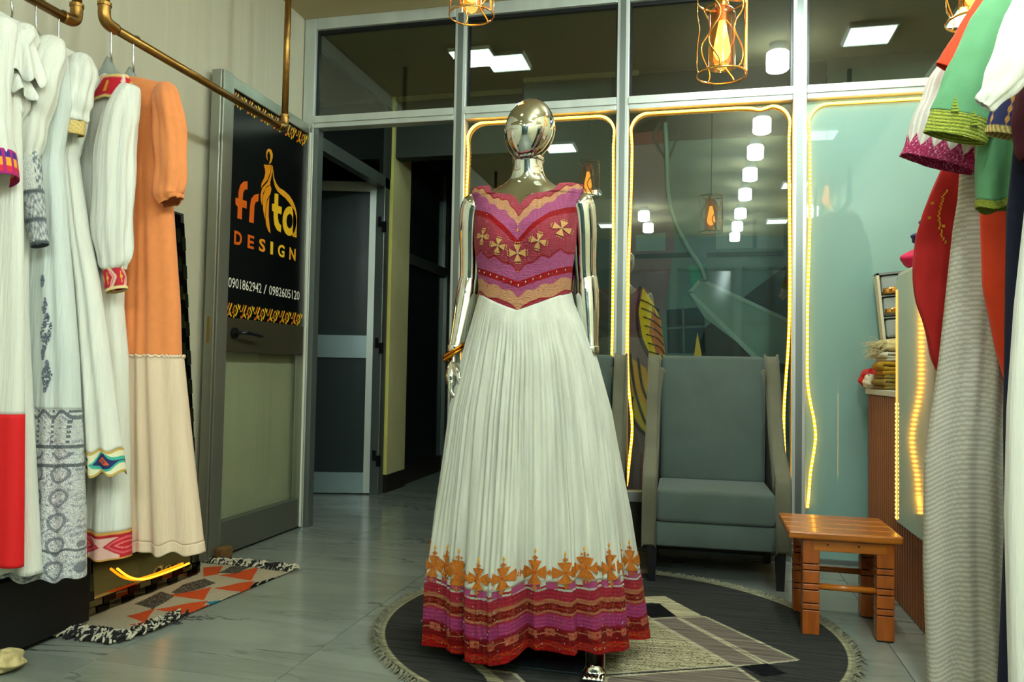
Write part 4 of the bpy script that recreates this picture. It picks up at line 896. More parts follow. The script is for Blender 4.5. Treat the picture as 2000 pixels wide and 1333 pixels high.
for cx_, cy_, r_ in ((255, 560, 62), (430, 665, 68), (618, 735, 82), (830, 630, 70), (1030, 490, 74)):
    x0, z0 = bxz(cx_, cy_); R_ = r_/K_; mm = MB(); rot = -0.25 if cx_ != 618 else 0
    for k in range(4):
        a = rot+k*math.pi/2+math.pi/2; d = Vector((math.cos(a), math.sin(a))); nrm = Vector((-d.y, d.x)); vs = []
        for f, w_ in ((0.08, 0.05), (0.55, 0.26), (0.98, 0.46)):
            for sg in (-1, 0, 1): vs.append(bodpt(x0+(d.x*f+nrm.x*w_*sg)*R_, z0+(d.y*f+nrm.y*w_*sg)*R_, 0.0035))
        mm.add(vs, [(0, 1, 4, 3), (1, 2, 5, 4), (3, 4, 7, 6), (4, 5, 8, 7)])
        for sg in (-0.5, 0, 0.5):
            c = bodpt(x0+(d.x*1.2+nrm.x*sg*0.5)*R_, z0+(d.y*1.2+nrm.y*sg*0.5)*R_, 0.003); mm.box(c, (0.0035, 0.002, 0.0035))
    o = mm.obj('embroidered_flower', PEACHT, dr); o.modifiers.new('t', 'SOLIDIFY').thickness = 0.0015
    MB().box(bodpt(x0, z0, 0.0055), (0.004, 0.003, 0.004), Matrix.Rotation(0.78, 3, 'Y')).obj('rhinestone', GEMW, o)
rs = np.random.RandomState(8); gm = {0: MB(), 1: MB(), 2: MB()}
def gem(m_, x, z, s1, out=0.0035, sz=1.0):
    c = bodpt(x, z, out); m_.add([c+Vector((s1, 0, 0)), c-Vector((s1, 0, 0)), c+Vector((0, 0, s1*sz)), c-Vector((0, 0, s1*sz)), c+Vector((0, -s1*0.8, 0))], [(0, 2, 4), (2, 1, 4), (1, 3, 4), (3, 0, 4)])
for k in range(-6, 7):
    if k: x = k*0.0235; gem(gm[2], x, bxz(618, 0)[1]-1.0*0+ZV*0+(0) if False else bxz(618+x*K_, 1036-150*abs(x*K_)/420)[1], 0.0022, sz=1.9)
gem(gm[2], 0, bxz(618, 1042)[1], 0.0026, sz=2.0); gem(gm[0], 0, bxz(618, 518)[1], 0.0036, sz=1.8); gem(gm[0], 0, bxz(618, 912)[1], 0.003)
for k in range(150):
    x = rs.uniform(-0.148, 0.148); z = rs.uniform(1.13, 1.47)
    if z > float(ztop(np.array(x/0.17)))-0.008 or z < float(zbot(np.array(x/0.155)))+0.006: continue
    gem(gm[rs.randint(3)], x, z, rs.uniform(0.0010, 0.0018))
for k, mm in ((0, GEMG), (1, GEMR), (2, GEMW)): gm[k].obj('rhinestones', mm, dr, kind='stuff')

# skirt surface: angle a (0 = centre front), z
SKZ = np.array([0.055, 0.23, 0.45, 0.775, 0.94, 1.05, 1.12, 1.16])
SKW = np.array([0.336, 0.330, 0.306, 0.258, 0.218, 0.184, 0.160, 0.150])
SKD = np.array([0.285, 0.275, 0.250, 0.205, 0.172, 0.145, 0.118, 0.104])
SKC = np.array([0.036, 0.026, 0.025, 0.019, 0.016, 0.008, 0.0, 0.0])
HEMZ = 0.058
def hemz(a): return np.interp((np.degrees(a)+180) % 360-180, [-180, -90, -60, -30, -8, 4, 12, 30, 60, 90, 180], [0.06, 0.060, 0.055, 0.050, 0.056, 0.080, 0.088, 0.090, 0.088, 0.072, 0.06])+0.005*np.cos(9*a)
rf = np.random.RandomState(21); FK = np.arange(26, 120, 5); FP = rf.uniform(0, 6.28, len(FK)); FA = rf.uniform(0.3, 1, len(FK))/np.sqrt(len(FK))*1.5
def skirt(a, t, out=0.0):
    zt_ = zbot(np.clip(np.abs(np.sin(a)), 0, 1)*np.where(np.cos(a) > 0, 1, 1))+0.004; zt_ = np.where(np.cos(a) > 0, zt_, 1.15)
    z = zt_+(hemz(a)-zt_)*t
    rx = np.interp(z, SKZ, SKW)+out; ry = np.interp(z, SKZ, SKD)+out; c = np.interp(z, SKZ, SKC)
    h_ = np.clip((t-0.10)/0.9, 0, 1)
    ad = (np.degrees(a)+180) % 360-180
    coarse = 0.055*h_**1.5*(np.cos(7*a+0.7)*0.50+np.cos(11*a-0.5)*0.42+np.cos(4*a+2.0)*0.25)
    coarse = coarse-0.075*h_**1.5*np.exp(-((ad-8)/4.5)**2)-0.060*h_**1.5*np.exp(-((ad-38)/4.0)**2)-0.045*h_**1.5*np.exp(-((ad+30)/4.0)**2)-0.05*h_**1.5*np.exp(-((ad+62)/4.0)**2)
    fine = sum(A*np.cos(k*a+p) for A, k, p in zip(FA, FK, FP))*(0.0042*np.exp(-((t-0.25)/0.4)**2)+0.0016)*np.clip(t*8, 0, 1)
    k = 1+(coarse+fine)/0.28*np.clip(t*6, 0, 1)
    return np.stack([MX+c+rx*np.sin(a)*k, MY-ry*np.cos(a)*k, z], -1)
SKM = mat('skirt_gauze', (206, 208, 196), 0.85, var=0.17, vscale=34, bump=0.18, bscale=300, transl=0.15, stretch=(1, 1, 0.06))
TH = 0.805
a_ = np.linspace(-np.pi, np.pi, 1000, endpoint=False); t_ = np.linspace(0, TH, 90); A_, T_ = np.meshgrid(a_, t_, indexing='ij')
grid('pleated_skirt', skirt(A_, T_), SKM, dr, cu=True, thick=0.0015, label='pleated white gauze skirt')
def hem_col(A, T):
    u = A*0.31; v = (T-TH)/(1-TH); w = v+0.016*np.cos(u*46)+0.010*np.cos(u*93+1)+0.006*np.cos(u*21); C = cm(A.shape, (212, 218, 206))
    sc = np.abs(((u/0.052) % 1)-0.5)*2
    w2 = v+0.028*np.cos(u*2*np.pi/0.052*0.5)
    wav_ = w
    R1, PKh, PEh, DRh, MG = (188, 46, 68), (190, 74, 130), (200, 128, 88), (138, 10, 18), (190, 66, 130)
    bands = [(0.085, (170, 18, 34)), (0.115, (212, 218, 206)), (0.255, R1), (0.315, PEh), (0.415, DRh), (0.45, PEh), (0.48, R1), (0.645, MG), (0.68, (160, 20, 50)), (0.86, (140, 8, 14)), (1.2, (188, 10, 14))]
    lo = 0.055
    for hi, c in bands:
        paint(C, (wav_ > lo) & (wav_ <= hi), c); lo = hi
    sq = (sc < 0.55) & (v > 0.005) & (v < 0.095); paint(C, sq, (192, 84, 140)); paint(C, (sc < 0.62) & (v > -0.005) & (v < 0.10) & ~sq, (176, 110, 40))
    sc2 = np.abs(((u/0.056+0.3) % 1)-0.5)*2; sq2 = (sc2 < 0.50) & (wav_ > 0.685) & (wav_ < 0.785); paint(C, sq2, (206, 112, 84)); paint(C, (np.abs(wav_-0.735) < 0.006) & ~sq2, (214, 160, 120)); paint(C, (sc2 < 0.09) & (np.abs(wav_-0.735) < 0.018), (200, 20, 20))
    dd_ = np.abs(((u/0.030) % 1)-0.5)*2+np.abs(wav_-0.365)/0.035; paint(C, (dd_ < 1.0) & (dd_ > 0.82), (196, 96, 30)); paint(C, dd_ < 0.35, (190, 90, 100))
    d2 = np.abs(((u/0.040) % 1)-0.5)*2+np.abs(wav_-0.91)/0.04; paint(C, (d2 < 1.1) & (d2 > 0.85), (200, 96, 30)); paint(C, d2 < 0.4, (180, 50, 60))
    th_ = np.sin(T*2600+np.sin(u*40)*2); rr = RNG.rand(*A.shape); C *= (1+0.22*th_*(v > 0.1))[..., None]; paint(C, (rr > 0.985) & (v > 0.15), (226, 150, 60)); C[v > 0.1] *= 0.84; return np.clip(C, 0, 1)
t_ = np.linspace(TH, 1, 100); a_ = np.linspace(-np.pi, np.pi, 1700, endpoint=False); A_, T_ = np.meshgrid(a_, t_, indexing='ij')
HEMM = mat('embroidered_hem_cloth', rough=0.5, attr=True, bump=0.9, bscale=420, var=0.18, vscale=300, spec=0.2, stretch=(1, 1, 2.5))
grid('embroidered_hem', skirt(A_, T_, 0.001), HEMM, dr, cu=True, col=hem_col(A_, T_), thick=0.0015, label='red and pink embroidered hem border')
def sk(a, t, out): return Vector(skirt(np.array(a), np.array(t), out))
gemh = [MB(), MB(), MB()]
CR = [-66, -52, -43, -33, -17, -2, 14, 30, 41, 58, 74, 90, 106, 122, 138, 154, 170, -90, -106, -122, -138, -154]
for ci, deg in enumerate(CR):
    a0 = math.radians(deg); rr_ = 0.034 if ci % 3 else 0.040; t0 = 0.775-0.004*math.cos(deg*0.3); mm = MB()
    def q(u, v, out=0.004): return sk(a0+u/0.30, t0-v/1.06, out)
    for k in range(4):
        a = k*math.pi/2+math.pi/2; d = Vector((math.cos(a), math.sin(a))); nrm = Vector((-d.y, d.x)); vs = []
        for f, w_ in ((0.04, 0.06), (0.35, 0.25), (0.68, 0.42), (0.86, 0.52)):
            for sg in (-1, -0.35, 0.35, 1): ff = f+(0.06 if (f > 0.8 and abs(sg) < 1) else 0); vs.append(q((d.x*ff+nrm.x*w_*sg)*rr_, (d.y*ff+nrm.y*w_*sg)*rr_))
        mm.add(vs, [(r*4+i, r*4+i+1, r*4+i+5, r*4+i+4) for r in range(3) for i in range(3)])
        for (f, sg) in ((1.02, 0), (1.14, 0), (1.26, 0), (1.14, 0.12), (1.14, -0.12)):
            mm.box(q((d.x*f+nrm.x*sg)*rr_, (d.y*f+nrm.y*sg)*rr_), (0.0055, 0.002, 0.0055))
        gemh[0].box(q(d.x*0.62*rr_, d.y*0.62*rr_, 0.006), (0.0028, 0.002, 0.0028))
    o = mm.obj('embroidered_cross', GOLDT, dr); o.modifiers.new('t', 'SOLIDIFY').thickness = 0.0014
    c = q(0, rr_*1.62, 0.004); MB().add([c+Vector((0.0038, 0, 0)), c-Vector((0.0038, 0, 0)), c+Vector((0, 0, 0.010)), c-Vector((0, 0, 0.010)), c+Vector((0, -0.004, 0))], [(0, 2, 4), (2, 1, 4), (1, 3, 4), (3, 0, 4)]).obj('drop_gem', GEMG, o)
    c = q(0, 0, 0.006); gemh[1].box(c, (0.004, 0.002, 0.004))
rs = np.random.RandomState(3)
for k in range(420):
    a = rs.uniform(-math.pi, math.pi); t = rs.uniform(TH-0.02, 0.99); gemh[rs.randint(3)].box(sk(a, t, 0.004), (0.0024, 0.002, 0.0026))
for k, mm in ((0, GEMG), (1, GEMR), (2, GEMW)): gemh[k].obj('rhinestones', mm, dr, kind='stuff')

# ------------------------------------------------------------------ armchairs
VEL = mat('grey_green_velvet', (94, 94, 76), 0.9, var=0.16, vscale=7, bump=0.12, bscale=160, sheen=0.15)
VEL2 = mat('teal_grey_velvet', (70, 84, 78), 0.9, var=0.14, vscale=6, bump=0.12, bscale=160, sheen=0.15)
LEGB = mat('black_wood_leg', (20, 20, 24), 0.4)
def armchair(loc, rz, label):
    t = thing('armchair', label, 'armchair', loc, rz, group='grey armchairs in front of the glass')
    hw = 0.307
    # wing and arm side, outline in y (front negative) and z
    out = [(-0.30, 0.158), (-0.305, 0.40), (-0.295, 0.455), (-0.22, 0.50), (-0.10, 0.56), (0.00, 0.70), (0.07, 0.86), (0.115, 0.96), (0.145, 0.988), (0.215, 0.988), (0.245, 0.90), (0.275, 0.50), (0.28, 0.158)]
    for s in (-1, 1):
        m = MB(); n = len(out)
        def xin(z): return hw-0.006*max(0, (z-0.2))
        vs = [(s*xin(z), y, z) for y, z in out]+[(s*(xin(z)-(0.058 if z > 0.5 else 0.062)), y, z) for y, z in out]
        m.add(vs, [tuple(range(n)), tuple(range(n, 2*n))[::-1]]+[(i, (i+1) % n, n+(i+1) % n, n+i) for i in range(n)])
        m.obj('wing_side', VEL, t, bevel=0.012, local=True, smooth=True, seg=3)
    P = np.zeros((31, 25, 3))
    m = MB().box((0, 0.155, 0.685), (2*hw-0.135, 0.11, 0.60), Matrix.Rotation(-0.13, 3, 'X')); m.obj('back_cushion', VEL2, t, bevel=0.022, local=True, smooth=True, seg=3)
    MB().b2((-hw+0.05, 0.13, 0.16), (hw-0.05, 0.265, 0.93)).obj('back_frame', VEL, t, bevel=0.015, local=True, smooth=True)
    MB().b2((-hw+0.063, -0.315, 0.265), (hw-0.063, 0.13, 0.405)).obj('seat_cushion', VEL2, t, bevel=0.020, local=True, smooth=True, seg=3)
    MB().b2((-hw+0.062, -0.303, 0.162), (hw-0.062, 0.13, 0.266)).obj('seat_apron', VEL2, t, bevel=0.008, local=True, smooth=True)
    for x in (-hw+0.045, hw-0.04):
        for y in (-0.265, 0.235): MB().add([(x+a*s1, y+b*s1, z) for z, s1 in ((0, 0.015), (0.165, 0.021)) for a, b in ((-1, -1), (1, -1), (1, 1), (-1, 1))], [(0, 1, 2, 3), (4, 5, 6, 7), (0, 1, 5, 4), (1, 2, 6, 5), (2, 3, 7, 6), (3, 0, 4, 7)]).obj('leg', LEGB, t, local=True)
    return t
ac = armchair((0.055, 3.76, 0.0), math.radians(1.5), 'grey upholstered armchair with high wing sides in front of the mural pane')
copy_tree(ac, (-0.66, 3.79, 0.0), 'grey upholstered armchair half hidden behind the white gown')

# ------------------------------------------------------------------ wooden stool
def wood(name, c, rough=0.35, sc=(1, 14, 14)):
    m = mat(name, c, rough, var=0.30, vscale=4, stretch=sc, coat=0.3, bump=0.04, bscale=20); return m
WX = wood('orange_pine_x', (172, 98, 26), 0.28, (1.5, 16, 16)); WZ = wood('orange_pine_z', (158, 80, 20), 0.4, (16, 16, 1.5)); WYm = wood('orange_pine_y', (158, 80, 20), 0.4, (16, 1.5, 16))
st = thing('wooden_stool', 'small varnished pine stool with grooved legs beside the armchair', 'stool', (0.49, 3.09, 0))
sx0, sx1, sy0, sy1 = 0.350, 0.622, 2.945, 3.245
zt = 0.362
for k in range(4):
    y0 = 2.905+k*0.0935
    MB().b2((0.300, y0, zt-0.026), (0.668, y0+0.0905, zt)).obj('seat_plank', WX, st, bevel=0.006)
LEGGRV = mat('dark_groove', (40, 20, 8), 0.8)
for x in (0.377, 0.616):
    for y in (2.955, 3.228):
        m = MB(); zs = [0.004, 0.090, 0.112, 0.158, 0.180, 0.226, 0.248, 0.335]; l = None
        core = MB().box((x, y, 0.168), (0.046, 0.046, 0.330)).obj('leg', LEGGRV, st)
        for a, b in zip(zs[:-1], zs[1:]): MB().b2((x-0.028, y-0.028, a+0.0019), (x+0.028, y+0.028, b-0.0019)).obj('leg_block', WZ, core, bevel=0.002)
for y in (2.925, 3.24): MB().b2((0.385 if y < 3 else 0.385, y, zt-0.068), (0.622, y+0.018, zt-0.027)).obj('apron', WX, st, bevel=0.003)
for x in (0.352, 0.628): MB().b2((x, 2.96, zt-0.068), (x+0.016, 3.23, zt-0.027)).obj('apron', WYm, st, bevel=0.003)
for y, z in ((2.955, 0.167), (3.228, 0.167)): MB().tube([(0.405, y, z), (0.588, y, z-0.002)], 0.011, 10).obj('stretcher', WX, st, smooth=True)
for x in (0.377, 0.616): MB().tube([(x, 2.983, 0.20), (x, 3.20, 0.20)], 0.011, 10).obj('stretcher', WYm, st, smooth=True)
for x in (0.43, 0.53): MB().lathe([(0.004, 0), (0.004, 0.001)], n=10).obj('screw', BLACK, st) if False else part('screw', BLACK, st, (x-0.003, 2.9235, 0.315), (x+0.003, 2.9255, 0.321))

# ------------------------------------------------------------------ round rug
rug = thing('round_rug', 'round charcoal rug with beige and grey patchwork under the mannequin', 'rug', (-0.31, 2.815, 0.0))
RCX, RCY, RR = -0.31, 2.815, 0.80
def rgp(cx_, cy_): p = onz(680+cx_/1.923, 1060+cy_/1.923, 0.01); return (p.x, p.y)
BE, GR, BK, TX = (176, 170, 140), (112, 104, 96), (16, 18, 22), (168, 162, 132)
polys = [([(1085, 205), (1120, 200), (1150, 222), (1085, 228)], BE), ([(1120, 200), (1190, 198), (1235, 222), (1150, 225)], BE), ([(1085, 228), (1170, 228), (1230, 272), (1100, 280)], BK), ([(1170, 226), (1235, 222), (1330, 272), (1235, 275)], BE),
  ([(1050, 262), (1110, 260), (1140, 281), (1060, 285)], BE), ([(1138, 283), (1232, 278), (1560, 452), (1450, 460)], GR), ([(1240, 278), (1340, 275), (1690, 437), (1575, 449)], GR), ([(1470, 460), (1575, 450), (1650, 490), (1560, 500)], BK),
  ([(970, 500), (1460, 465), (1600, 560), (960, 570)], GR), ([(955, 300), (1130, 285), (1438, 455), (970, 488), (900, 420)], TX), ([(500, 470), (620, 485), (700, 560), (560, 560)], GR), ([(430, 430), (470, 430), (640, 560), (590, 560)], BE)]
N_ = 420; u = np.linspace(-1, 1, N_)
GX, GY = np.meshgrid(RCX+u*RR, RCY+u*RR, indexing='ij'); RD = np.hypot(GX-RCX, GY-RCY)
th_ = np.linspace(0, 2*np.pi, 720, endpoint=False); r_ = np.concatenate([np.linspace(0.004, RR, 230)]); TH_, R_ = np.meshgrid(th_, r_, indexing='ij')
X_ = RCX+R_*np.cos(TH_); Y_ = RCY+R_*np.sin(TH_)
C = cm(X_.shape, (54, 55, 54))
for q, c in polys:
    pp = [rgp(*p) for p in q]; mk_ = inpoly(X_, Y_, pp); paint(C, mk_, c)
    if c == TX:
        sp = RNG.rand(*X_.shape)+0.35*np.sin(X_*260+3*np.sin(Y_*40))*np.sin(Y_*330+X_*200); paint(C, mk_ & (sp > 0.82), (40, 42, 38))
    for p, q2 in zip(pp, pp[1:]+pp[:1]):
        if c in (GR, TX):
            d = Vector((q2[0]-p[0], q2[1]-p[1])); L_ = d.length; d /= max(L_, 1e-6); tt = (X_-p[0])*d.x+(Y_-p[1])*d.y; dist = np.abs((X_-p[0])*(-d.y)+(Y_-p[1])*d.x); paint(C, (dist < 0.006) & (tt > 0) & (tt < L_), (170, 164, 140))
paint(C, R_ > RR-0.022, (150, 148, 120)); paint(C, R_ > RR-0.012, (130, 128, 104))
PZ = np.stack([X_, Y_, 0.006+0*X_], -1); PZ[:, -1, 2] = 0.001
grid('pile', PZ, mat('rug_pile', rough=0.95, attr=True, bump=0.5, bscale=20, var=0.62, vscale=8, spec=0.1, stretch=(0.35, 16, 1)), rug, cu=True, col=C)
m = MB()
for k in range(1500):
    a = 2*math.pi*k/1500+random.uniform(-0.002, 0.002); L_ = random.uniform(0.022, 0.045); j = random.uniform(-0.4, 0.4); r0 = RR-0.004
    p = Vector((RCX+r0*math.cos(a), RCY+r0*math.sin(a), 0.006)); d = Vector((math.cos(a+j), math.sin(a+j), 0)); w_ = Vector((-d.y, d.x, 0))*0.0035
    h_ = random.uniform(0.004, 0.012); m.add([p-w_, p+w_, p+d*L_*0.5+w_+Vector((0, 0, h_)), p+d*L_*0.5-w_+Vector((0, 0, h_)), p+d*L_+Vector((0, 0, -0.004))], [(0, 1, 2, 3), (3, 2, 4)])
m.obj('fringe', mat('grey_fringe', (128, 128, 108), 0.95, var=0.3, vscale=80), rug, kind='stuff')

# ------------------------------------------------------------------ kilim with triangles
kl = thing('kilim_rug', 'fringed kilim rug with orange and beige triangles below the left rail', 'rug', (-2.0, 2.75, 0))
c00, c10, c01, c11 = Vector((-2.20, 2.27, 0)), Vector((-1.80, 2.27, 0)), Vector((-2.215, 3.18, 0)), Vector((-1.735, 3.15, 0))
uu = np.linspace(0, 1, 220); vv = np.linspace(0, 1, 420); U, V = np.meshgrid(uu, vv, indexing='ij')
PK_ = np.zeros(U.shape+(3,))
for i, c in enumerate('xyz'): PK_[..., i] = (1-U)*(1-V)*c00[i]+U*(1-V)*c10[i]+(1-U)*V*c01[i]+U*V*c11[i]
PK_[..., 2] = 0.006+0.002*np.sin(V*37)*np.sin(U*9)+0.012*np.exp(-((U-1)/0.06)**2)*np.exp(-((V-0.12)/0.12)**2)
C = cm(U.shape, (184, 174, 150)); rnd = RNG.rand(*U.shape)
col_ = np.floor(U*3.4); cell = V*4.6; ci = np.floor(cell); f = cell-ci; uf = U*3.4-col_

def kp(pts): return [(p.x, p.y) for p in (onz(x, y, 0.006) for x, y in pts)]
for tri_ in ([(336, 1165), (407, 1151), (395, 1171)], [(313, 1192), (399, 1177), (380, 1201)], [(252, 1205), (298, 1193), (282, 1215)], [(436, 1126), (500, 1112), (488, 1133)], [(426, 1150), (492, 1138), (480, 1157)], [(400, 1112), (432, 1108), (424, 1123), (400, 1126)], [(255, 1222), (300, 1212), (290, 1224)], [(330, 1214), (384, 1203), (378, 1214)]):
    cc_ = np.mean(tri_, 0); tri_ = [tuple(cc_+(np.array(p)-cc_)*1.22) for p in tri_]; paint(C, inpoly(PK_[..., 0], PK_[..., 1], kp(tri_)), (206, 84, 40))
bl = np.zeros(U.shape, bool)
for q_ in ([(262, 1182), (315, 1157), (340, 1167), (298, 1192)], [(334, 1159), (357, 1144), (399, 1131), (422, 1140), (399, 1150), (344, 1163)], [(424, 1121), (452, 1108), (500, 1106), (462, 1121)], [(262, 1236), (330, 1216), (372, 1208), (330, 1230), (280, 1246)]): bl |= inpoly(PK_[..., 0], PK_[..., 1], kp(q_)); paint(C, bl, (92, 86, 78)); paint(C, bl & (rnd > 0.55), (28, 28, 30)); paint(C, bl & (rnd < 0.12), (170, 162, 144))

KX, KY = PK_[..., 0], PK_[..., 1]
paint(C, inpoly(KX, KY, kp([(400, 1178), (474, 1167), (470, 1178), (430, 1192)])), (40, 128, 150))
bs_ = inpoly(KX, KY, kp([(480, 1160), (496, 1140), (558, 1124), (540, 1142)])); paint(C, bs_, (20, 20, 22)); paint(C, bs_ & (np.sin(U*130+V*90) > 0.7), (196, 188, 160)); paint(C, inpoly(KX, KY, kp([(536, 1140), (560, 1122), (582, 1114), (562, 1138)])), (196, 140, 30))
paint(C, (U > 0.88) & (V > 0.2) & (V < 0.4) & (np.sin(U*120) > 0), (200, 80, 40))
C *= (1+0.10*np.sin(V*900))[..., None]
grid('weave', PK_, mat('kilim_weave', rough=0.95, attr=True, bump=0.9, bscale=220, var=0.15, vscale=150, spec=0.1), kl, col=C, thick=0.004)
FW, FB = mat('white_yarn', (190, 184, 162), 0.95), mat('black_yarn', (24, 24, 26), 0.95)
for mt_, seed in ((FW, 1), (FB, 2)):
    r = random.Random(seed); m = MB()
    for end in (0, 1):
        for k in range(70 if end == 0 else 60):
            u_ = r.random(); a, b = (c00, c10) if end == 0 else (c01, c11); p = a+(b-a)*u_; d = -1 if end == 0 else 1
            L_ = r.uniform(0.04, 0.10) if end == 0 else r.uniform(0.03, 0.075); w_ = r.uniform(-0.03, 0.03); pts = [(p.x, p.y-d*0.01, 0.010)]
            for i in range(1, 8):
                f = i/7; pts.append((p.x+w_*f+0.010*math.sin(f*7+k), p.y+d*L_*f, 0.008+0.018*math.sin(f*math.pi)*r.uniform(0.4, 1.2)))
            m.tube(pts, r.uniform(0.003, 0.0058), 5)
    for k in range(60):     # knotted corner and near side edge
        u_ = r.random(); p = c10+(c11-c10)*u_*0.22; pts = [(p.x-0.02+0.03*r.random(), p.y+0.02*r.random(), 0.012)]
        for i in range(1, 6): pts.append((pts[-1][0]+r.uniform(-0.012, 0.016), pts[-1][1]+r.uniform(-0.015, 0.012), 0.010+0.02*r.random()))
        m.tube(pts, r.uniform(0.0025, 0.0045), 5)
    m.obj('fringe', mt_, kl, smooth=True, kind='stuff')

# ------------------------------------------------------------------ leaning mirror with mosaic frame
mr = thing('floor_mirror', 'tall mirror with a mosaic edge leaning on the wall behind the dresses', 'mirror', (-2.09, 2.70, 0.01))
MY0, MY1, MH = 2.34, 3.00, 1.55
def mp_(y, h, out=0.0):     # a point on the leaning plane
    lx = -2.075+(-2.215+2.075)*h/MH; return Vector((lx+out, y, 0.012+h))
def mquad(name, y0, y1, h0, h1, out, th, m_, parent):
    vs = [mp_(y, h, o) for o in (out, out+th) for y, h in ((y0, h0), (y1, h0), (y1, h1), (y0, h1))]
    return MB().add(vs, [(0, 1, 2, 3), (4, 5, 6, 7), (0, 1, 5, 4), (1, 2, 6, 5), (2, 3, 7, 6), (3, 0, 4, 7)]).obj(name, m_, parent)
mquad('backing', MY0-0.005, MY1+0.005, 0, MH, -0.018, 0.012, mat('black_backing', (18, 16, 12), 0.6), mr)
mquad('mirror_glass', MY0+0.06, MY1-0.06, 0.05, MH-0.06, -0.006, 0.004, mat('led_tinted_mirror', (230, 190, 120), 0.03, 1.0), mr)  # gold tint puts the reflected LED light into the glass colour
MT1, MT2 = mat('mosaic_mirror', (120, 112, 84), 0.05, 1.0), mat('mosaic_mirror_dark', (44, 40, 30), 0.08, 1.0)
k = 0
for row in range(2):
    h0 = 0.002+row*0.024; y = MY0-(0.03 if row % 2 else 0)
    while y < MY1:
        a, b = max(y, MY0), min(y+0.062, MY1)
        if b-a > 0.01: mquad('mosaic_tile', a+0.001, b-0.001, h0, h0+0.0225, -0.006, 0.006+0.003*(k % 2), (MT1, MT2)[k % 2], mr)
        y += 0.064; k += 1
for col_, yb in ((0, MY1-0.056), (1, MY1-0.028), (0, MY0), (1, MY0+0.028)):
    h = 0.052
    h += 0.03*col_
    while h < MH-0.06:
        mquad('mosaic_tile', yb+0.001, yb+0.027, h, h+0.060, -0.006, 0.006+0.003*(k % 2), (MT1, MT2)[(k+col_) % 2], mr); h += 0.062; k += 1
pts = smooth_path([mp_(2.50, 0.135, 0.012), mp_(2.56, 0.09, 0.012), mp_(2.63, 0.064, 0.013), mp_(2.72, 0.058, 0.014), mp_(2.82, 0.058, 0.014), mp_(2.91, 0.06, 0.013)], 8)
lr = MB().tube(pts, 0.0045, 8).obj('led_rope', mat('led_tube'), None, smooth=True); tag(lr, 'short glowing led rope curving along the foot of the leaning mirror', 'led rope')

# ------------------------------------------------------------------ counter on the right
ct = thing('counter', 'shop counter with brown slatted front and glossy cream upper panel', 'counter', (1.0, 3.5, 0))
CXF = 0.772
SLAT = mat('brown_slat', (150, 84, 40), 0.4, var=0.2, vscale=5, stretch=(8, 8, 1)); SLATB = mat('slat_backing', (44, 24, 12), 0.7); WHC = mat('white_counter_top', (206, 208, 194), 0.35)
part('carcass', SLATB, ct, (CXF+0.012, 2.92, 0.0), (1.40, 4.045, 0.82))
part('upper_carcass', mat('cream_laminate', (206, 196, 164), 0.4), ct, (CXF+0.012, 2.92, 0.82), (1.40, 3.418, 1.30))
sl_me = MB().box((0, 0, 0), (0.014, 0.024, 0.815)).mesh('slat', bevel=0.003); sl_me.materials.append(SLAT)
y = 2.935
while y < 4.045:
    o = link(bpy.data.objects.new('slat', sl_me)); o.parent = ct; o.location = Vector((CXF+0.005, y, 0.410))-Vector((1.0, 3.5, 0)); y += 0.0385
MB().b2((CXF-0.012, 3.425, 0.82), (1.40, 4.045, 0.845)).obj('shelf_top', WHC, ct, bevel=0.003)
MB().b2((CXF-0.006, 2.90, 1.30), (1.40, 3.43, 1.318)).obj('counter_top', WHC, ct, bevel=0.003)
MB().b2((CXF-0.016, 2.90, 0.33), (CXF-0.004, 3.418, 1.305)).obj('glossy_panel', mat('glossy_cream_acrylic', (196, 186, 152), 0.06, coat=1.0), ct, bevel=0.003)
m = MB(); z = 0.345
while z < 0.80: m.b2((CXF-0.022, 3.397, z), (CXF-0.017, 3.404, z+0.008)); z += 0.0165
o = m.obj('led_chip', mat('led_yellow'), ct, kind='stuff')
MB().b2((CXF-0.019, 3.392, 0.34), (CXF-0.0165, 3.409, 1.25)).obj('led_strip', mat('led_film', (226, 200, 120), 0.3, emit=(255, 190, 80), es=0.8), ct)

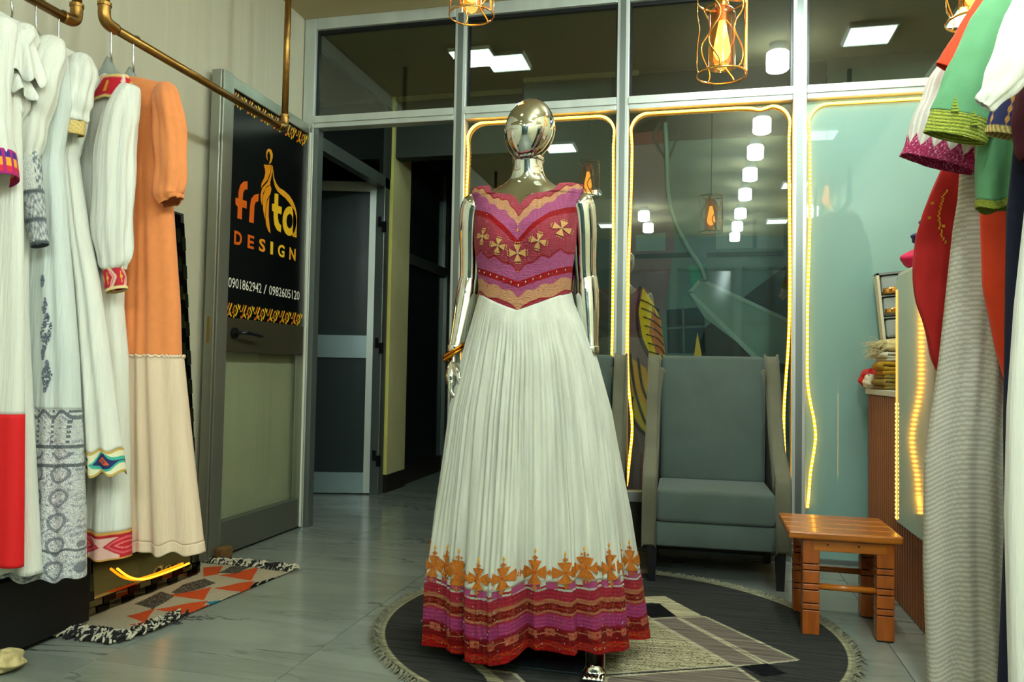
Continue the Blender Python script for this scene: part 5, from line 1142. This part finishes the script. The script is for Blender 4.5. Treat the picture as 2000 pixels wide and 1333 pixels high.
def folded(name, label, cat, c, size, layers, m_, group=None, rz=0.0, jit=0.15, seed=0):
    r = random.Random(seed); t = thing(name, label, cat, (c[0], c[1], c[2]), rz, group=group); L_, D_, Hh = size; th = Hh/layers
    pts = []
    for k in range(layers):     # serpentine fold in the x-z plane
        xa, xb = -L_/2, L_/2
        if k % 2: xa, xb = xb, xa
        z = th*(k+0.5)
        for i in range(9):
            f = i/8; pts.append((xa+(xb-xa)*f*(1-jit*0.1*r.random()), z+0.1*th*math.sin(f*5+k)))
        if k < layers-1:
            s = 1 if xb > 0 else -1
            for a in (0.25, 0.5, 0.75): pts.append((xb+s*th*0.5*math.sin(a*math.pi), z+th*a))
    P = np.zeros((9, 2*len(pts), 3)); n = len(pts)
    for j in range(9):
        y = -D_/2+D_*j/8; e = 1-0.03*abs(j-4)/4
        nr = []
        for i in range(n):
            a = Vector(pts[max(i-1, 0)]); b = Vector(pts[min(i+1, n-1)]); d = (b-a).normalized(); nr.append(Vector((-d.y, d.x)))
        for i in range(n):
            p = Vector(pts[i]); h_ = th*0.42; q1 = p+nr[i]*h_; q2 = p-nr[i]*h_
            P[j, i] = (q1.x*e, y, max(q1.y, 0.001)); P[j, 2*n-1-i] = (q2.x*e, y, max(q2.y, 0.001))
    P = np.concatenate([P, P[:, :1]], 1)
    o = grid('folded_cloth', P, m_, t, local=True)
    bm = bmesh.new(); bm.from_mesh(o.data); bmesh.ops.remove_doubles(bm, verts=bm.verts[:], dist=1e-5); bmesh.ops.holes_fill(bm, edges=[e for e in bm.edges if e.is_boundary]); bmesh.ops.recalc_face_normals(bm, faces=bm.faces[:]); bm.to_mesh(o.data); bm.free()
    return t
MUST = mat('mustard_cloth', (176, 134, 20), 0.85, bump=0.2, bscale=150, var=0.15, vscale=20); OLIV = mat('olive_cloth', (130, 108, 40), 0.85, bump=0.2, bscale=150); WCL = mat('white_scarf', (206, 200, 180), 0.85, bump=0.2, bscale=150)
ZT = 0.846
folded('folded_scarf', 'folded olive mustard scarf at the bottom of the pile on the counter shelf', 'scarf', (0.895, 3.79, ZT), (0.26, 0.16, 0.062), 4, OLIV, 'scarves on the counter shelf', 0.08, seed=1)
folded('folded_scarf', 'folded bright mustard scarf on top of the olive one', 'scarf', (0.89, 3.80, ZT+0.063), (0.24, 0.20, 0.060), 3, MUST, 'scarves on the counter shelf', -0.05, seed=2)
folded('folded_scarf', 'white folded scarf above the mustard scarf', 'scarf', (0.885, 3.81, ZT+0.124), (0.22, 0.18, 0.040), 3, WCL, 'scarves on the counter shelf', 0.1, seed=3)
def bundle(name, label, cat, c, r3, m_, seed, n=26, group=None, lump=0.18):
    rr = np.random.RandomState(seed); ph = rr.uniform(0, 6.28, 8); P = np.zeros((n*2, n, 3))
    for j in range(n):
        v = -1+2*j/(n-1); ph_ = math.asin(max(-1, min(1, v)))
        for k in range(n*2):
            a = 2*math.pi*k/(n*2); q = 1+lump*(math.sin(3*a+ph[0]+2*v)*0.5+math.sin(5*a+ph[1]-3*v)*0.35+math.sin(7*v+ph[2]+2*a)*0.4)
            P[k, j] = (c[0]+r3[0]*math.cos(ph_)*math.cos(a)*q, c[1]+r3[1]*math.cos(ph_)*math.sin(a)*q, max(c[2]-r3[2], c[2]+r3[2]*v*(1 if v < 0 else q)))
    o = grid(name, P, m_, None, cu=True); return tag(o, label, cat, group)
bundle('patterned_scarf', 'crumpled cream scarf with fringe and blue specks leaning below the jewellery tray', 'scarf', (0.875, 3.84, ZT+0.195), (0.12, 0.06, 0.032), mat('cream_print', (196, 180, 128), 0.9, var=0.35, vscale=40), 3, group='scarves on the counter shelf')
m = MB(); r = random.Random(4)
for k in range(120):
    p = Vector((0.775+r.uniform(-0.02, 0.03), 3.82+r.uniform(-0.06, 0.05), ZT+0.17+r.uniform(-0.01, 0.05))); pts = [p]
    for i in range(4): p = p+Vector((r.uniform(-0.018, 0.0), r.uniform(-0.01, 0.01), r.uniform(-0.014, 0.006))); pts.append(p)
    m.tube(pts, 0.0013, 4)
tag(m.obj('scarf_fringe', mat('cream_yarn', (190, 180, 140), 0.95)), 'cream yarn fringe hanging from the crumpled scarf', 'fringe', kind='stuff')
bundle('red_pouch', 'red drawstring pouch with gold specks at the end of the counter shelf', 'pouch', (0.775, 3.975, ZT+0.046), (0.055, 0.05, 0.046), mat('red_brocade', (190, 20, 16), 0.5, var=0.4, vscale=60), 9)
bundle('white_pouch', 'small white pouch in front of the red pouch', 'pouch', (0.752, 3.90, ZT+0.032), (0.03, 0.028, 0.032), mat('ivory_satin', (222, 214, 186), 0.4), 12)
bundle('pink_cloth', 'hot pink folded cloth on the counter top', 'cloth', (0.845, 3.335, 1.318+0.045), (0.085, 0.10, 0.045), mat('hot_pink_cloth', (206, 18, 78), 0.7, bump=0.1), 15, lump=0.08)
bundle('blue_roll', 'dark blue rolled cloth lying on the pink cloth', 'cloth', (0.86, 3.31, 1.318+0.122), (0.07, 0.075, 0.032), mat('navy_cloth', (40, 48, 96), 0.7), 18, lump=0.2)
bundle('blue_roll', 'upper blue rolled cloth on top of the dark blue roll', 'cloth', (0.87, 3.30, 1.318+0.188), (0.055, 0.06, 0.034), mat('blue_cloth', (58, 70, 120), 0.7), 22, lump=0.2)
# jewellery tray leaning on the frosted pane
tr = thing('jewellery_tray', 'grey velvet jewellery tray with small cushions leaning on the frosted glass', 'tray', (0.93, 3.96, 1.02))
lean = Matrix.Rotation(0.12, 3, 'Y') @ Matrix.Rotation(-0.06, 3, 'X')
def tl(a, b, c): return Vector((0.915, 3.985, 0.985)) + Matrix.Rotation(-0.10, 3, 'Y') @ Vector((a, b, c))
def tbox(name, a, b, m_, parent=tr, bev=0.0, label=None):
    m = MB().b2(a, b); m.v = [tuple(tl(*v)) for v in m.v]; return m.obj(name, m_, parent, bevel=bev, label=label)
TGR, TCR = mat('grey_velvet', (120, 126, 122), 0.9), mat('cream_tray_side', (206, 200, 170), 0.5)
tbox('back_board', (-0.075, 0.02, -0.12), (0.20, 0.03, 0.40), TGR)
tbox('side', (-0.085, -0.03, -0.12), (-0.073, 0.03, 0.41), TCR); tbox('side', (0.20, -0.03, -0.12), (0.21, 0.03, 0.41), TCR); tbox('top_edge', (-0.085, -0.03, 0.40), (0.21, 0.03, 0.41), TGR)
for k in range(5): tbox('divider', (-0.073, -0.028, -0.11+k*0.102), (0.20, 0.02, -0.104+k*0.102), TGR)
for x in (0.025, 0.115): tbox('divider', (x, -0.028, -0.12), (x+0.006, 0.02, 0.40), TGR)
for col_ in range(3):
    for k in range(5):
        tbox('cushion', (-0.066+col_*0.093, -0.022, -0.098+k*0.102), (0.018+col_*0.09, 0.012, -0.012+k*0.102), mat('silver_cushion', (150, 158, 152), 0.7), bev=0.012)
for k, (h, w_, m_, lb) in enumerate(((0.325, 0.028, GOLD, 'wide gold bracelet at the top of the jewellery tray'), (0.232, 0.022, GOLD, 'gold watch bracelet below the wide gold one'), (0.035, 0.032, mat('rose_silver', (206, 180, 170), 0.2, 1.0), 'pale rose bracelet low in the jewellery tray'))):
    c = tl(-0.024, -0.018, h); m = MB()
    pts = [(c.x+0.036*math.cos(a), c.y+0.022*math.sin(a), c.z+0.006*math.cos(a)) for a in np.linspace(0, 2*math.pi, 33)]
    P = np.zeros((33, 5, 3))
    for i, p in enumerate(pts):
        for j in range(5): P[i, j] = (p[0], p[1], p[2]+w_*(j/4-0.5))
    o = grid('bracelet', P, m_, None, thick=0.003); tag(o, lb, 'bracelet', 'bracelets in the jewellery tray')

# ------------------------------------------------------------------ garments on the right rail
GRP = 'garments on the right rail'; CXR = RXR
def cloth(name, c, **k): return mat(name, c, 0.85, bump=0.15, bscale=300, var=0.06, vscale=20, **k)
def hang(label, y): hanger(label, RXR, y, RZR, 0.15, 0.18, 'hangers on the right rail')
# red dress
Y = 2.64; RED = cloth('deep_red_cloth', (176, 20, 18), sheen=0.1)
g = Garment('red_dress', 'deep red dress with gold beaded sleeve nearest the counter', Y, CXR, E([(1945, 110), (1905, 150), (1900, 400), (1905, 700), (1900, 1000)], Y), 0.03, 0.008, 41, group=GRP)
g.piece('body', g.z[0], g.z[-1], RED, 140, 70)
sleeve(g.t, 'sleeve', [XZ(1912, 170, Y), XZ(1872, 340, Y, -0.01), XZ(1840, 470, Y, -0.02), XZ(1840, 590, Y, -0.02), XZ(1850, 690, Y, -0.02), XZ(1853, 752, Y, -0.02)], [0.03, 0.05, 0.085, 0.078, 0.05, 0.012], RED, seed=31, sq=0.3, amp=0.008, folds=5)
m = MB(); r = random.Random(6)
for k in range(34):
    f = k/33; p = Vector(XZ(1838-14*math.sin(f*3.0), 380+100*f, Y, -0.052)); m.box(p+Vector((r.uniform(-0.004, 0.004), 0, 0)), (0.004, 0.004, 0.005))
for k in range(3): m.box(XZ((1806, 1833, 1812)[k], (432, 448, 404)[k], Y, -0.05), (0.008, 0.004, 0.008))
m.obj('gold_beading', GEMG, g.t, kind='stuff'); hang('hanger of the deep red dress', Y)
# white striped gauze dress
Y = 2.50
g = Garment('gauze_dress', 'long cream gauze dress with fine stripes and pink scalloped sleeve', Y, CXR, E([(1950, 60), (1905, 90), (1885, 200), (1872, 390), (1862, 450), (1835, 700), (1806, 900), (1804, 1100), (1812, 1333), (1815, 1420)], Y), 0.050, 0.016, 44, group=GRP)
def stripes(x, z, f):
    C = cm(x.shape, (198, 190, 172)); s1 = np.sin((z+0.10*np.sin(x*9))*2*np.pi/0.0135+np.sin(x*60)*0.5); paint(C, s1 > 0.2, (226, 222, 208)); return C
GAUZE = mat('striped_gauze', rough=0.85, attr=True, var=0.08, vscale=25, bump=0.15, bscale=200, transl=0.25)
g.piece('body', g.z[0], g.z[-1], GAUZE, 240, 520, stripes)
def gz(U, V):
    C = cm(U.shape, (206, 196, 184)); paint(C, np.sin(U*2*np.pi*34+V*6) > 0.3, (226, 222, 212)); tri = np.abs(((U*15) % 1)-0.5)*2; e = V > 0.885-0.085*(1-tri); paint(C, e, (150, 24, 78)); paint(C, e & (RNG.rand(*U.shape) > 0.8), (206, 80, 120)); paint(C, e & (RNG.rand(*U.shape) > 0.95), (240, 190, 200)); return C
sleeve(g.t, 'sleeve', [XZ(1925, 85, Y), XZ(1885, 160, Y, -0.02), XZ(1850, 250, Y, -0.04), XZ(1822, 330, Y, -0.05)], [0.05, 0.085, 0.098, 0.102, 0.10], GAUZE, col=gz, nu=300, nper=40, seed=33, sq=0.35, amp=0.006, folds=6)
hang('hanger of the cream gauze dress', Y)
# orange red dress
Y = 2.40; ORD = cloth('orange_red_cloth', (226, 62, 20), sheen=0.1)
g = Garment('orange_red_dress', 'bright orange-red dress with short flared sleeve', Y, CXR, E([(1985, -60), (1945, -20), (1930, 100), (1917, 300), (1914, 410), (1920, 560), (1945, 680), (1962, 740), (1985, 800)], Y), 0.03, 0.006, 47, group=GRP)
g.piece('body', g.z[0], g.z[-1], ORD, 160, 80)
sleeve(g.t, 'sleeve', [XZ(1950, -25, Y), XZ(1915, 40, Y, -0.02), XZ(1880, 100, Y, -0.03), XZ(1849, 147, Y, -0.035)], [0.03, 0.042, 0.044, 0.043], ORD, seed=34, sq=0.35, amp=0.002)
hang('hanger of the orange-red dress', Y)
# green kaftan
Y = 2.25; GRN = cloth('sage_green_cloth', (92, 150, 106), sheen=0.1); LIME = mat('lime_braid', rough=0.5, attr=True, bump=0.8, bscale=350, var=0.2, vscale=200)
g = Garment('green_kaftan', 'sage green kaftan top with lime braided sleeve and hem', Y, CXR, E([(2000, -60), (1955, -25), (1935, 60), (1915, 200), (1905, 330), (1908, 410)], Y), 0.04, 0.008, 51, group=GRP)
def lime(x, z, f):
    C = cm(x.shape, (142, 160, 36)); s1 = np.sin(z*1800+np.sin(x*30)*2); paint(C, s1 > 0.35, (190, 196, 70)); paint(C, s1 < -0.6, (96, 120, 24)); return C
zb = g.z[-1]; zy = onY(1950, 62, Y).z
g.piece('yoke', g.z[0], zy, cloth('brown_velvet', (112, 56, 22)), 160, 20, out=0.001, label='brown velvet yoke'); g.piece('body', zy, zb+0.020, GRN, 200, 70); g.piece('hem_braid', zb+0.020, zb, LIME, 260, 14, lime, out=0.002, label='lime braided hem')
PTH = [XZ(1975, -30, Y), XZ(1932, 60, Y, -0.03), XZ(1892, 165, Y, -0.045), XZ(1866, 240, Y, -0.05), XZ(1853, 282, Y, -0.052)]
sleeve(g.t, 'sleeve', PTH[:4], [0.035, 0.056, 0.068, 0.073], GRN, seed=35, sq=0.35, amp=0.003, nper=12)
def lime2(U, V): C = cm(U.shape, (142, 160, 36)); s1 = np.sin(V*45+np.sin(U*20)*1.5); paint(C, s1 > 0.3, (196, 200, 76)); paint(C, s1 < -0.6, (96, 120, 24)); return C
sleeve(g.t, 'sleeve_braid', [PTH[3], Vector(PTH[3])*0.5+Vector(PTH[4])*0.5, PTH[4]], [0.0745, 0.075, 0.075], LIME, col=lime2, nu=120, nper=14, seed=35, sq=0.36, amp=0.001, label='lime braided sleeve border')
for cx_, cy_ in ((1846, 236), (1882, 262)):
    m = MB()
    for k in range(5):
        p = Vector(XZ(cx_, cy_-k*5.5, Y, -0.083)); w_ = (0.018, 0.016, 0.013, 0.009, 0.005)[k]; m.box(p, (w_, 0.004, 0.005))
    m.obj('tree_motif', mat('lime_thread', (150, 168, 40), 0.5, bump=0.5, bscale=300), g.t)
hang('hanger of the sage green kaftan', Y)
# navy dress
Y = 2.10; NAVY = cloth('navy_cloth_dress', (16, 22, 48))
g = Garment('navy_dress', 'long navy dress with gold trimmed sleeve behind the white dress', Y, CXR, E([(2010, 60), (1990, 110), (1985, 250), (1967, 420), (1962, 820), (1964, 1050), (1952, 1333), (1950, 1400)], Y), 0.035, 0.006, 55, group=GRP)
g.piece('body', g.z[0], g.z[-1], NAVY, 160, 80)
def navs(U, V): C = cm(U.shape, (20, 26, 84)); paint(C, V > 0.86, (150, 126, 60)); paint(C, (V > 0.86) & (np.sin(U*160+V*40) > 0.3), (206, 186, 120)); paint(C, (V < 0.86) & (V > 0.3) & (np.abs(((U*7) % 1)-0.5) < 0.07+0.05*np.sin(V*50)), (196, 140, 60)); return C
sleeve(g.t, 'sleeve', [XZ(2000, 100, Y), XZ(1985, 170, Y, -0.02), XZ(1966, 230, Y, -0.03), XZ(1953, 275, Y, -0.035)], [0.03, 0.042, 0.044, 0.044], CLOTHA, col=navs, nu=140, nper=16, seed=36, sq=0.4, amp=0.001)
hang('hanger of the navy dress', Y)
# maroon jacket
Y = 2.02; g = Garment('maroon_jacket', 'dark maroon jacket between the navy and white garments', Y, CXR, E([(2040, 60), (2005, 130), (1984, 190), (1976, 240), (1984, 300), (1995, 312)], Y), 0.03, 0.004, 58, group=GRP, cat='jacket')
g.piece('body', g.z[0], g.z[-1], cloth('maroon_cloth', (74, 14, 34)), 140, 50); hang('hanger of the maroon jacket', Y)
# white dress at the right edge
Y = 1.92; g = Garment('white_cotton_dress', 'white cotton dress with drooping sleeve at the right edge', Y, CXR, E([(2060, -110), (2030, -60), (2012, 100), (2004, 400), (1982, 600), (1968, 800), (1963, 1000), (1972, 1333), (1974, 1400)], Y), 0.045, 0.010, 61, group=GRP)
g.piece('body', g.z[0], g.z[-1], WHITE, 200, 110)
sleeve(g.t, 'sleeve', [XZ(2045, -40, Y, -0.02), XZ(2005, 60, Y, -0.04), XZ(1962, 145, Y, -0.05), XZ(1925, 198, Y, -0.055), XZ(1903, 222, Y, -0.055)], [0.05, 0.058, 0.045, 0.026, 0.016], WHITE, seed=37, sq=0.5, amp=0.004)
hang('hanger of the white cotton dress at the right edge', Y)

# ------------------------------------------------------------------ black box added as shade under the left rail, and a cloth
pl = thing('shade_box', 'low black box added as the dark shade under the white dresses', 'shade_box', (-2.12, 1.75, 0))
SHADEBLK = mat('shade_black', (14, 14, 15), 0.5)
MB().b2((-2.235, 1.2, 0.02), (-2.02, 2.31, 0.24)).obj('body', SHADEBLK, pl, bevel=0.004)
MB().b2((-2.235, 1.2, 0.0), (-2.05, 2.29, 0.02)).obj('foot', SHADEBLK, pl)
bundle('cream_cloth', 'crumpled cream cloth on the floor at the left edge', 'cloth', (-1.965, 1.91, 0.03), (0.06, 0.06, 0.03), mat('cream_print', (196, 180, 128), 0.9), 33)
